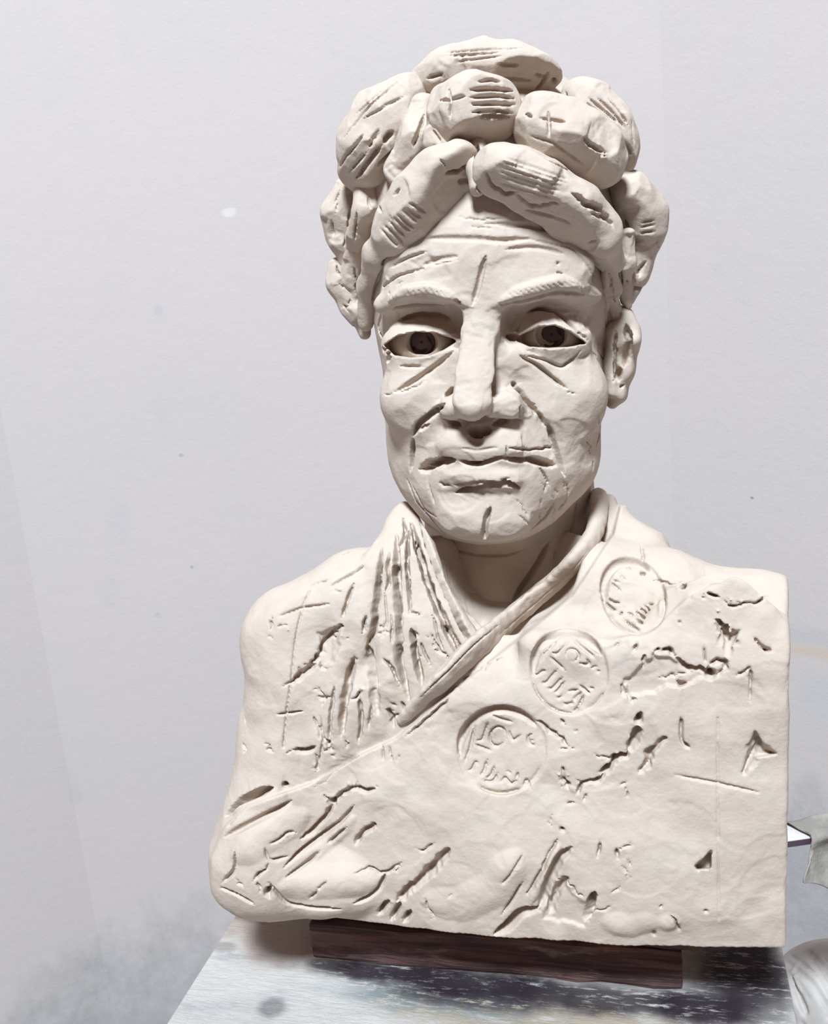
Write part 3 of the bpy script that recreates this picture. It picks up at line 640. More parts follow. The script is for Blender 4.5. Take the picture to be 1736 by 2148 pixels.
# valleys between the pleats
for q, w, dp in (([(800, 1150), (795, 1200), (790, 1255), (783, 1323), (769, 1360)], 15, 15), ([(772, 1355), (779, 1400), (782, 1455), (792, 1500)], 24, 13), ([(831, 1120), (832, 1222), (835, 1309), (836, 1381), (846, 1430), (858, 1472)], 18, 15),
    ([(856, 1110), (854, 1193), (858, 1260), (858, 1290)], 9, 13), ([(862, 1318), (872, 1381), (886, 1440)], 15, 14), ([(742, 1222), (728, 1260), (716, 1298)], 9, 10), ([(744, 1378), (733, 1424), (722, 1470), (714, 1545)], 20, 13), ([(754, 1462), (758, 1515), (752, 1560)], 10, 9),
    ([(815, 1160), (810, 1190), (815, 1222), (806, 1245)], 8, 10), ([(862, 1095), (876, 1150), (890, 1200), (915, 1270), (940, 1330), (962, 1380)], 17, 20), ([(880, 1085), (905, 1160), (935, 1235), (968, 1310), (995, 1362)], 16, 22), ([(846, 1085), (850, 1120), (842, 1140), (830, 1150)], 7, 9),
    ([(880, 1345), (892, 1375), (904, 1400)], 6, 8), ([(805, 1240), (812, 1300), (800, 1345)], 6, 6), ([(820, 1290), (822, 1350)], 7, 7), ([(700, 1440), (692, 1500), (690, 1560)], 9, 8), ([(780, 1470), (772, 1530)], 8, 8), ([(905, 1290), (918, 1340), (930, 1370)], 6, 7),
    ([(925, 1270), (950, 1330), (975, 1375)], 8, 12), ([(800, 1380), (822, 1398), (840, 1440)], 8, 8), ([(768, 1290), (760, 1330)], 8, 9), ([(670, 1500), (676, 1560), (668, 1612)], 8, 7), ([(840, 1470), (855, 1500)], 7, 8)):
    A(q, w, dp * 0.85, 'u', 0.7)
for x, y, w in ((800, 1314, 14), (862, 1287, 15), (870, 1326, 15), (825, 1478, 14), (817, 1492, 12), (832, 1500, 10), (772, 1360, 10), (742, 1385, 8), (692, 1572, 12), (697, 1585, 10), (727, 1555, 9), (915, 1365, 7), (895, 1335, 7), (880, 1375, 6)):
    A([(x - 4, y - 2), (x + 5, y + 3)], w, 9, 'v', 2)
A([(785, 1330), (800, 1326), (832, 1328)], 5, 6, 'v', 2); A([(735, 1468), (752, 1462), (760, 1450)], 7, 8, 'v', 2); A([(815, 1485), (822, 1505), (826, 1525)], 9, 12, 'v', 3); A([(900, 1330), (925, 1365), (945, 1395)], 5, 6, 'v', 3); A([(945, 1400), (970, 1390)], 6, 7, 'v', 3); A([(856, 1288), (872, 1284), (885, 1290)], 6, 8, 'v', 1)
A([(1000, 1408), (1018, 1395), (1030, 1388)], 9, 9, 'v', 3); A([(940, 1450), (965, 1432), (990, 1415)], 8, 8, 'v', 3); A([(850, 1545), (900, 1505), (945, 1462)], 7, 8, 'u', 1)
# right-hand cracks
A([(1345, 1142), (1349, 1178)], 8, 6, 'v', 2); A([(1347, 1202)], 12, 18, 'c'); A([(1362, 1216), (1390, 1220), (1416, 1225), (1440, 1234)], 6, 6, 'v', 1.5); A([(1428, 1225), (1436, 1230)], 12, 14, 'v'); A([(1478, 1241), (1492, 1248), (1509, 1253)], 6, 8); A([(1470, 1252), (1480, 1256)], 7, 7, 'v', 2)
A([(1512, 1259), (1543, 1276), (1558, 1262), (1583, 1267), (1598, 1253), (1622, 1253)], 5, 6, 'v', 1.5); A([(1501, 1302), (1516, 1311), (1523, 1330), (1530, 1348)], 14, 18, 'u', 2); A([(1580, 1336), (1592, 1352), (1608, 1363), (1622, 1364)], 7, 8, 'v', 1); A([(1600, 1360), (1618, 1364)], 10, 14, 'v')
A([(1327, 1367), (1336, 1350)], 8, 10, 'v'); A([(1351, 1370), (1349, 1400)], 8, 11, 'v', 1.5); A([(1368, 1376), (1373, 1372), (1384, 1360)], 9, 12, 'v', 1); A([(1388, 1372), (1398, 1362), (1407, 1364), (1416, 1380)], 9, 12, 'v', 2); A([(1414, 1380), (1435, 1397), (1469, 1409), (1489, 1416)], 14, 15, 'u', 1); A([(1488, 1414)], 24, 30, 'c')
A([(1490, 1397), (1506, 1382), (1525, 1398), (1500, 1418)], 10, 12, 'v', 2); A([(1380, 1422), (1420, 1416), (1450, 1410)], 6, 5, 'v', 2); A([(1543, 1418), (1562, 1410), (1575, 1397)], 7, 6); A([(1574, 1398), (1573, 1440), (1571, 1474)], 7, 7, 'v', 1); A([(1475, 1352), (1479, 1395)], 5, 6, 'v'); A([(1420, 1302), (1430, 1308)], 7, 6)
A([(1311, 1417), (1308, 1451), (1323, 1472), (1338, 1466)], 10, 8, 'v', 3); A([(1345, 1494), (1338, 1520)], 16, 22, 'u', 1); A([(1338, 1525), (1330, 1555), (1318, 1577)], 20, 18, 'u', 1.5); A([(1318, 1577), (1299, 1590), (1274, 1611), (1256, 1635)], 13, 16, 'v', 3); A([(1284, 1600), (1270, 1625)], 16, 18, 'v', 2)
A([(1246, 1580), (1262, 1593), (1285, 1588)], 7, 7, 'v', 2); A([(1398, 1546), (1380, 1562), (1364, 1577), (1358, 1602), (1339, 1622)], 16, 12, 'u', 2); A([(1362, 1585), (1358, 1605), (1345, 1618)], 11, 16, 'v', 1); A([(1428, 1503), (1428, 1553), (1434, 1565), (1447, 1570)], 8, 8, 'u'); A([(1430, 1558), (1446, 1570)], 10, 12, 'v')
A([(1584, 1534), (1590, 1555), (1580, 1577), (1566, 1600), (1555, 1622)], 13, 12, 'v', 1.5); A([(1588, 1552)], 20, 22, 'c'); A([(1600, 1572), (1620, 1581)], 6, 7, 'v'); A([(1607, 1562), (1618, 1570)], 5, 5, 'v')
A([(1181, 1607), (1180, 1643), (1193, 1657)], 9, 10, 'v', 3); A([(1178, 1645), (1186, 1625)], 7, 8, 'v', 1); A([(1216, 1643), (1239, 1640), (1262, 1637), (1272, 1618)], 9, 11, 'v', 3); A([(1220, 1642), (1210, 1668)], 9, 11, 'v', 1); A([(1231, 1662), (1222, 1684)], 5, 5); A([(1187, 1685), (1204, 1684)], 8, 9, 'v'); A([(1172, 1572), (1190, 1568), (1195, 1562)], 6, 6, 'v', 2); A([(1300, 1648), (1314, 1640)], 7, 8, 'v'); A([(1312, 1640), (1316, 1680)], 4, 5, 'v', 1)
A([(1178, 1740)], 12, 12, 'c'); A([(1147, 1724), (1158, 1733)], 5, 6, 'v'); A([(1158, 1708), (1152, 1728)], 4, 4, 'v'); A([(1259, 1765), (1256, 1785), (1252, 1800)], 8, 10, 'v'); A([(1291, 1780), (1296, 1804)], 9, 11, 'v'); A([(1292, 1786), (1310, 1775), (1328, 1772)], 5, 6, 'v', 2); A([(1317, 1803), (1322, 1818)], 7, 7, 'v'); A([(1303, 1816), (1325, 1842)], 5, 5, 'v', 2); A([(1170, 1845), (1188, 1850), (1198, 1862), (1225, 1885)], 7, 9, 'v', 2); A([(1185, 1845)], 16, 16, 'c')
A([(1300, 1860), (1278, 1876)], 5, 5, 'v', 1); A([(1245, 1912), (1268, 1908), (1282, 1900)], 6, 6, 'v', 1); A([(1382, 1908), (1390, 1897)], 8, 9, 'v'); A([(1405, 1920), (1420, 1930), (1424, 1958)], 7, 9, 'v', 1); A([(1372, 1965), (1370, 1950)], 12, 9); A([(1480, 1912)], 10, 8, 'c')
A([(1175, 1508), (1184, 1520)], 9, 12, 'v'); A([(1120, 1512), (1138, 1522), (1160, 1536), (1185, 1555), (1195, 1568)], 9, 10, 'v', 2); A([(1203, 1535), (1212, 1532)], 6, 6, 'v'); A([(1300, 1345), (1290, 1352), (1285, 1360)], 6, 5, 'v', 1); A([(1112, 1307)], 8, 8, 'c'); A([(1030, 1390), (1045, 1382), (1060, 1377)], 5, 5, 'v', 1)
A([(1505, 1505), (1505, 1700), (1507, 1930)], 5, 2.2, 'p'); A([(1415, 1626), (1500, 1642), (1597, 1664)], 7, 4, 'u')
# left shoulder
A([(722, 1160), (728, 1158)], 10, 12, 'c'); A([(692, 1229), (728, 1209), (765, 1184)], 8, 8, 'v'); A([(692, 1229), (706, 1222)], 8, 9, 'v'); A([(633, 1236), (665, 1223), (692, 1215)], 5, 6, 'v', 1); A([(700, 1235), (715, 1243)], 5, 6, 'v', 2)
A([(647, 1241), (633, 1274), (624, 1317), (616, 1366), (611, 1424), (601, 1482), (594, 1568)], 6, 4, 'p'); A([(579, 1295), (630, 1275), (696, 1266)], 6, 5, 'u'); A([(576, 1500), (605, 1497), (638, 1491)], 6, 6, 'u'); A([(570, 1297), (566, 1322)], 9, 10, 'v', 2); A([(580, 1315), (605, 1310)], 6, 6, 'v', 3); A([(560, 1336), (572, 1340)], 5, 4, 'v', 2)
A([(592, 1440), (616, 1428), (642, 1404), (665, 1386), (676, 1358), (694, 1326), (719, 1313)], 11, 12, 'v', 2); A([(618, 1427), (642, 1410), (663, 1392)], 16, 15, 'v', 1); A([(678, 1356), (684, 1345)], 10, 12, 'v'); A([(668, 1395), (690, 1402)], 6, 6, 'v', 3); A([(715, 1313)], 12, 14, 'c'); A([(735, 1336), (722, 1342)], 6, 6, 'v', 2)
A([(615, 1573), (645, 1577), (661, 1566)], 14, 14, 'v'); A([(598, 1582), (615, 1573)], 5, 4); A([(505, 1560), (512, 1568), (510, 1578)], 9, 9, 'v', 2); A([(555, 1560), (570, 1570), (562, 1576)], 6, 6, 'v', 3); A([(660, 1575), (668, 1610), (662, 1620)], 8, 6, 'v', 2); A([(512, 1500), (515, 1520)], 5, 4)
A([(680, 1545), (688, 1560), (696, 1572)], 13, 14, 'v', 3); A([(668, 1442), (680, 1462), (675, 1480)], 8, 8, 'v', 3); A([(665, 1460), (690, 1462)], 8, 7, 'v', 2); A([(655, 1500), (668, 1530), (670, 1555)], 6, 6); A([(1345, 1075), (1349, 1100)], 4, 3)
A([(817, 1565), (820, 1602)], 6, 6, 'v', 1); A([(800, 1560), (803, 1598)], 6, 6); A([(838, 1580), (832, 1602)], 4, 4, 'v', 2)
# medallion rims and their lettering: LOVE over HIJRA, hand cut
for (x, y, rx, ry, an), (t0, t1) in zip(MEDAL, ((170, 325), (185, 345), (190, 330))):
    B(arc(x, y, rx - 8, ry - 8, an, t0, t1), 24, 22, 'u')
B(arc(1052, 1573, 88, 90, 0, 62, 125), 10, 9); B(arc(1052, 1573, 88, 90, 0, 20, 60), 6, 3); B(arc(1193, 1409, 78, 87, -12, 95, 175), 7, 7); B(arc(1193, 1409, 80, 88, -12, 38, 80), 9, 8); B(arc(1328, 1251, 62, 80, -22, 95, 170), 10, 9); B(arc(1328, 1251, 62, 80, -22, 20, 75), 10, 9)
LET = [
 [(999, 1517), (993, 1531), (986, 1570), (973, 1602)], [(1028, 1500), (1050, 1509), (1076, 1516)], [(1024, 1512), (1017, 1535), (1011, 1557), (998, 1553)], [(995, 1562), (1012, 1568), (1030, 1575)],
 arc(1043, 1545, 17, 22, 18, 0, 360, 16), [(1066, 1530), (1073, 1556), (1094, 1540)], [(1120, 1538), (1103, 1546), (1112, 1566), (1126, 1560)], [(1106, 1556), (1120, 1552)],
 [(979, 1617), (989, 1618), (998, 1594), (1005, 1606)], [(1003, 1625), (1012, 1626), (1022, 1593)], [(1016, 1631), (1028, 1633), (1037, 1605)], [(1010, 1637), (1036, 1641), (1044, 1620)], [(1046, 1641), (1053, 1642), (1057, 1627), (1072, 1648), (1080, 1636), (1089, 1639)], [(1088, 1617), (1080, 1638)], [(1062, 1618), (1072, 1622)], [(1096, 1655), (1104, 1632), (1112, 1656)],
 [(1169, 1339), (1146, 1368), (1119, 1399)], [(1200, 1337), (1223, 1360), (1248, 1381)], [(1193, 1344), (1166, 1375), (1157, 1369)], [(1152, 1377), (1168, 1391), (1185, 1407)], arc(1200, 1374, 16, 13, 40, 120, 420, 14), [(1215, 1392), (1240, 1397), (1228, 1380)], [(1236, 1403), (1252, 1397)], [(1248, 1409), (1260, 1409)],
 [(1117, 1413), (1125, 1420), (1141, 1403), (1145, 1412)], [(1134, 1429), (1142, 1437), (1170, 1403)], [(1147, 1443), (1156, 1448), (1182, 1418)], [(1161, 1455), (1166, 1455), (1185, 1428)], [(1165, 1459), (1172, 1466), (1182, 1456)], [(1190, 1450), (1213, 1447)], [(1180, 1474), (1188, 1481), (1198, 1472), (1204, 1480)], [(1199, 1471), (1221, 1449)], [(1199, 1490), (1203, 1496), (1215, 1478), (1225, 1455)], [(1213, 1436), (1225, 1446), (1238, 1457)], [(1235, 1443), (1246, 1444)],
 [(1286, 1187), (1280, 1210), (1270, 1229), (1257, 1243)], [(1298, 1201), (1305, 1211), (1317, 1219)], [(1283, 1216), (1302, 1223)], [(1278, 1219), (1290, 1230), (1304, 1242)], [(1275, 1238), (1281, 1232)], [(1273, 1253), (1285, 1264), (1295, 1266), (1304, 1263)], [(1259, 1255), (1276, 1270), (1294, 1284)], [(1296, 1291), (1301, 1289), (1306, 1280)], [(1304, 1295), (1322, 1309), (1343, 1325)],
 [(1315, 1283), (1329, 1292)], [(1326, 1301), (1333, 1297), (1348, 1309)], [(1330, 1281), (1353, 1298)], [(1339, 1274), (1358, 1288)], [(1347, 1268), (1362, 1281)], [(1353, 1267), (1370, 1267)], [(1312, 1184), (1324, 1198)], [(1301, 1192), (1304, 1189)], [(1357, 1235), (1361, 1242)], [(1322, 1230), (1326, 1228)]]
for i, q in enumerate(LET): B(q, 7.5 if i not in (0, 1, 16, 17) else 9, 8)

tc = build_torso()
tv, tq = tc.polygons(); tn = vert_normals(tv, tq)
PLEAT = [(834, 1050), (870, 1060), (985, 1370), (935, 1405), (830, 1520), (660, 1625), (655, 1500), (700, 1320), (760, 1190), (812, 1130)]
tl_, tp = outlined(tv, tq, [ellipse(x, y, rx + 5, ry + 5, an) for x, y, rx, ry, an in MEDAL] + [PLEAT], 0.06)
TORSO = sub_mesh('torso', tv, tq, tn, tl_, CLAY, BUST, root_p)
sub_mesh('pleated_scarf', tv, tq, tn, tp[3], CLAY, TORSO, root_p)
for m, lb in zip(tp, ('round stamped medallion nearest the chest centre', 'round stamped medallion in the middle of the sash', 'round stamped medallion highest on the shoulder')):
    sub_mesh('medallion', tv, tq, tn, m, CLAY, TORSO, root_p)['label'] = lb

# ---- collars and pleats laid on the torso
def laid(name, pts, on, strokes=(), flat=1.0, seed=1, nz=1.6, wob=3):
    a = np.array(pts, float); L = np.concatenate([[0], np.cumsum(np.linalg.norm(np.diff(a[:, :2], axis=0), axis=1))]); u = np.linspace(0, L[-1], int(L[-1] / 16) + 2)
    a = np.stack([np.interp(u, L, a[:, i]) for i in range(4)], 1)
    for _ in range(3): a[1:-1] = (a[:-2] + 2 * a[1:-1] + a[2:]) / 4
    pts = [tuple(q) for q in a]; p, n, ok = on.hit(a[:, 0], a[:, 1])
    d = p[:, 1] / UNIT; d0 = np.interp(np.arange(len(a)), np.arange(len(a))[ok], d[ok]) if ok.any() else a[:, 2] * 0
    for _ in range(6): d0[1:-1] = (d0[:-2] + 2 * d0[1:-1] + d0[2:]) / 4
    q = [(x, y, dd + o + 0.3 * r, r) for (x, y, o, r), dd in zip(pts, d0)]
    R = max(z[3] for z in q) + 12; xs, ys, ds = [z[0] for z in q], [z[1] for z in q], [z[2] for z in q]
    c = Clay((min(xs) - R, max(xs) + R), (min(ys) - R, max(ys) + R), (min(ds) - R, max(ds) + R), HRES)
    c.tube(q, k=0, flat=flat, kk=40); c.wobble(60, wob, seed); c.wobble(24, 1.5, seed + 3); c.fine(); c.facets(30, (min(xs), max(xs), min(ys), max(ys)), 30, 3, seed); c.noise(12, nz * 0.4, seed + 5); c.tool(strokes)
    return part(name, c)
def collar_band():
    up = [(1246, 1034), (1252, 1085), (1232, 1135), (1197, 1173), (1131, 1233), (1088, 1259), (1050, 1297), (999, 1331), (970, 1358), (938, 1402), (886, 1446), (835, 1508)]
    lo = [(1268, 1040), (1268, 1090), (1250, 1140), (1220, 1186), (1160, 1243), (1117, 1282), (1070, 1322), (1027, 1364), (999, 1390), (958, 1418), (897, 1474), (840, 1522)]
    c = Clay((815, 1300), (1015, 1545), (-230, 290), HRES)
    def rs(a):
        a = np.array(a, float); L = np.concatenate([[0], np.cumsum(np.linalg.norm(np.diff(a, axis=0), axis=1))]); u = np.linspace(0, L[-1], 34)
        a = np.stack([np.interp(u, L, a[:, i]) for i in (0, 1)], 1)
        for _ in range(3): a[1:-1] = (a[:-2] + 2 * a[1:-1] + a[2:]) / 4
        return a
    U, Lo = rs(up), rs(lo); p, n, ok = tc.hit(Lo[:, 0] + 4, Lo[:, 1] + 4); d = p[:, 1] / UNIT
    d[~ok] = np.interp(np.flatnonzero(~ok), np.flatnonzero(ok), d[ok])
    for _ in range(8): d[1:-1] = (d[:-2] + 2 * d[1:-1] + d[2:]) / 4
    pr = np.interp(np.linspace(0, 1, 34), [0, 0.1, 0.5, 0.85, 1], [14, 36, 56, 48, 4])
    fat = np.interp(np.arange(34), [0, 27, 33], [1, 1, 0.25])
    for f, r, back in ((0.0, 5, 0), (0.18, 6, 0), (0.36, 6, 0), (0.54, 6, 0), (0.72, 6, 0), (0.9, 5, 0), (0.25, 15, 16), (0.6, 12, 14)):
        c.tube([(*(U[i] * (1 - f) + Lo[i] * f), d[i] - pr[i] * (1 - f) + back, r * fat[i]) for i in range(34)], k=12, kk=10)
    c.wobble(40, 2.5, 3); c.fine(); c.noise(14, 0.8, 4)
    m = [tuple(U[i] * 0.45 + Lo[i] * 0.55) for i in range(3, 31)]
    c.tool([([tuple(U[i] * 0.7 + Lo[i] * 0.3) for i in range(18, 31)], 5, 4), ([tuple(U[i] * 0.25 + Lo[i] * 0.75) for i in range(6, 20)], 5, 3)])
    part('collar', c)
collar_band()
laid('collar', [(905, 1160, 4, 8), (930, 1200, 2, 10), (975, 1240, 0, 10), (1020, 1275, -2, 9), (1052, 1300, -4, 8)], hc, seed=4, wob=2)

# ------------------------------------------------------------------ the room
def box_mesh(name, lo, hi, mat, parent=None, yaw=0.0, centre=None, bevel=0.0, origin=None):
    import bmesh
    lo, hi = np.array(lo, float), np.array(hi, float)
    bm = bmesh.new(); bmesh.ops.create_cube(bm, size=1.0)
    for v in bm.verts: v.co = [lo[i] + (hi[i] - lo[i]) * (v.co[i] + 0.5) for i in range(3)]
    if bevel: bmesh.ops.bevel(bm, geom=bm.edges[:], offset=bevel, segments=2, affect='EDGES', profile=0.6)
    if yaw:
        ca, sa = math.cos(yaw), math.sin(yaw); c0 = centre
        for v in bm.verts:
            x, y = v.co.x - c0[0], v.co.y - c0[1]; v.co.x, v.co.y = c0[0] + x * ca + y * sa, c0[1] - x * sa + y * ca
    org = np.zeros(3) if origin is None else np.asarray(origin)
    for v in bm.verts: v.co -= Vector(org)
    me = bpy.data.meshes.new(name); bm.to_mesh(me); bm.free(); me.materials.append(mat)
    o = bpy.data.objects.new(name, me); COL.objects.link(o)
    if parent is not None: o.parent = parent
    elif origin is not None: o.location = org
    return o
def spot_mask(nt, vec, c, r, soft=0.6, wob=0.35, scale=30):
    """blotch with a ragged edge round a point of the room"""
    t = nd(nt, 'ShaderNodeTexNoise'); t.inputs['Scale'].default_value = scale; t.inputs['Detail'].default_value = 3; nt.links.new(vec, t.inputs['Vector'])
    s = nd(nt, 'ShaderNodeVectorMath', operation='SUBTRACT'); s.inputs[1].default_value = c; nt.links.new(vec, s.inputs[0])
    d = nd(nt, 'ShaderNodeVectorMath', operation='DIVIDE'); d.inputs[1].default_value = r; nt.links.new(s.outputs[0], d.inputs[0])
    l = nd(nt, 'ShaderNodeVectorMath', operation='LENGTH'); nt.links.new(d.outputs[0], l.inputs[0])
    v = math_n(nt, 'ADD', l.outputs['Value'], math_n(nt, 'MULTIPLY', math_n(nt, 'SUBTRACT', t.outputs[0], 0.5), wob * 4))
    m = nd(nt, 'ShaderNodeMapRange'); m.inputs[1].default_value = 1.0 + soft / 2; m.inputs[2].default_value = 1.0 - soft / 2; m.interpolation_type = 'SMOOTHSTEP'
    nt.links.new(v, m.inputs[0]); return m.outputs[0]
YB = 0.90
cl, cr = P(0, 850, YB / UNIT), P(1385, 0, YB / UNIT)
def wall_mat():
    m, nt, bs = new_mat('limewashed_plaster', 0.95, 0.1)
    g = nd(nt, 'ShaderNodeNewGeometry').outputs['Position']
    col = mixc(nt, noise_fac(nt, 3.0, 0.35, 0.7), (0.525, 0.462, 0.435, 1), (0.51, 0.458, 0.42, 1))
    sm = noise_fac(nt, 9, 0.60, 0.78, 4, 0.6, None, (1, 1, 0.45))
    col = mixc(nt, math_n(nt, 'MULTIPLY', sm, 0.25), col, (0.42, 0.40, 0.41, 1))
    sx = nd(nt, 'ShaderNodeSeparateXYZ'); nt.links.new(g, sx.inputs[0])
    # damp, scuffed foot of the wall
    n1 = nd(nt, 'ShaderNodeTexNoise'); n1.inputs['Scale'].default_value = 9; n1.inputs['Detail'].default_value = 5; n1.inputs['Roughness'].default_value = 0.65
    mp = nd(nt, 'ShaderNodeMapping'); mp.inputs['Scale'].default_value = (1, 1, 0.6); nt.links.new(g, mp.inputs[0]); nt.links.new(mp.outputs[0], n1.inputs['Vector'])
    hgt = math_n(nt, 'SUBTRACT', sx.outputs[2], math_n(nt, 'MULTIPLY', sx.outputs[0], 0.18))
    hh = math_n(nt, 'ADD', hgt, math_n(nt, 'MULTIPLY', math_n(nt, 'SUBTRACT', n1.outputs[0], 0.5), 0.55))
    r = nd(nt, 'ShaderNodeMapRange'); r.inputs[1].default_value = WALL_DAMP + 0.05; r.inputs[2].default_value = WALL_DAMP - 0.10; nt.links.new(hh, r.inputs[0])
    n2 = noise_fac(nt, 26, 0.3, 0.75, 5, 0.7)
    dcol = mixc(nt, n2, (0.32, 0.31, 0.30, 1), (0.41, 0.40, 0.39, 1))
    col = mixc(nt, math_n(nt, 'MULTIPLY', r.outputs[0], 0.8), col, dcol)
    for c, rad, tint, amt in (((P(1690, 1338, YB / UNIT - 250)), (0.035, 0.08, 0.007), (0.52, 0.35, 0.24, 1), 0.75), (P(1700, 1335, YB / UNIT - 250), (0.08, 0.12, 0.012), (0.53, 0.45, 0.37, 1), 0.6),
                              (P(1690, 1310, YB / UNIT - 250), (0.06, 0.12, 0.012), (0.42, 0.41, 0.41, 1), 0.5), (P(1685, 1430, YB / UNIT - 250), (0.022, 0.09, 0.03), (0.465, 0.455, 0.44, 1), 0.8),
                              (P(478, 445, YB / UNIT), (0.0075, 0.03, 0.005), (0.72, 0.68, 0.64, 1), 0.45), (P(332, 650, YB / UNIT), (0.006, 0.03, 0.007), (0.44, 0.42, 0.41, 1), 0.6),
                              (P(160, 1670, YB / UNIT), (0.009, 0.03, 0.011), (0.42, 0.40, 0.39, 1), 0.4), (P(330, 1290, YB / UNIT), (0.004, 0.03, 0.004), (0.42, 0.40, 0.39, 1), 0.5),
                              (P(1576, 1044, YB / UNIT - 250), (0.0015, 0.03, 0.0015), (0.2, 0.2, 0.2, 1), 0.8), (P(380, 955, YB / UNIT), (0.003, 0.03, 0.002), (0.3, 0.3, 0.3, 1), 0.6), (P(402, 1190, YB / UNIT), (0.002, 0.03, 0.002), (0.3, 0.3, 0.3, 1), 0.6)):
        k = spot_mask(nt, g, tuple(c), tuple(1.35 * q for q in rad), 0.8, 0.22, 45)
        col = mixc(nt, math_n(nt, 'MULTIPLY', k, amt), col, tint)
    nt.links.new(col, bs.inputs['Base Color'])
    bump(nt, bs, math_n(nt, 'ADD', noise_fac(nt, 40, 0.2, 0.8, 4), math_n(nt, 'MULTIPLY', noise_fac(nt, 220, 0.2, 0.8, 3), 0.4)), 0.0009, 0.3)
    return m
WALL_DAMP = float(P(300, 1960, YB / UNIT)[2] - 0.18 * P(300, 1960, YB / UNIT)[0])
WALL = wall_mat()
def wall(name, a, b, z0=0.0, z1=3.1, th=0.12):
    a, b = np.array(a[:2]), np.array(b[:2]); dv = (b - a) / np.linalg.norm(b - a); n = np.array([-dv[1], dv[0]])   # room is on the right-hand side going a -> b
    v = []
    for z in (z0, z1):
        for p in (a, b, b + n * th + dv * th * 0, a + n * th): v.append((p[0], p[1], z))
    f = [(3, 2, 1, 0), (4, 5, 6, 7), (0, 1, 5, 4), (1, 2, 6, 5), (2, 3, 7, 6), (3, 0, 4, 7)]
    o = link_mesh(name, v, f, WALL, None, None, False); o['kind'] = 'structure'; return o
wall('wall_back', cl, cr)
wl = cl[:2] + np.array([-1.0, -0.42]) * 2.8; wall('wall_left', wl, cl)
wr = cr[:2] + np.array([0.80, -0.60]) * 2.8; wall('wall_right', cr, wr)
fm, fnt, fbs = new_mat('dusty_concrete', 0.95, 0.15)
fnt.links.new(mixc(fnt, noise_fac(fnt, 6, 0.3, 0.7), (0.42, 0.41, 0.40, 1), (0.30, 0.29, 0.29, 1)), fbs.inputs['Base Color'])
fl = box_mesh('floor', (-3.2, -3.2, -0.1), (3.4, 1.6, 0.0), fm); fl['kind'] = 'structure'

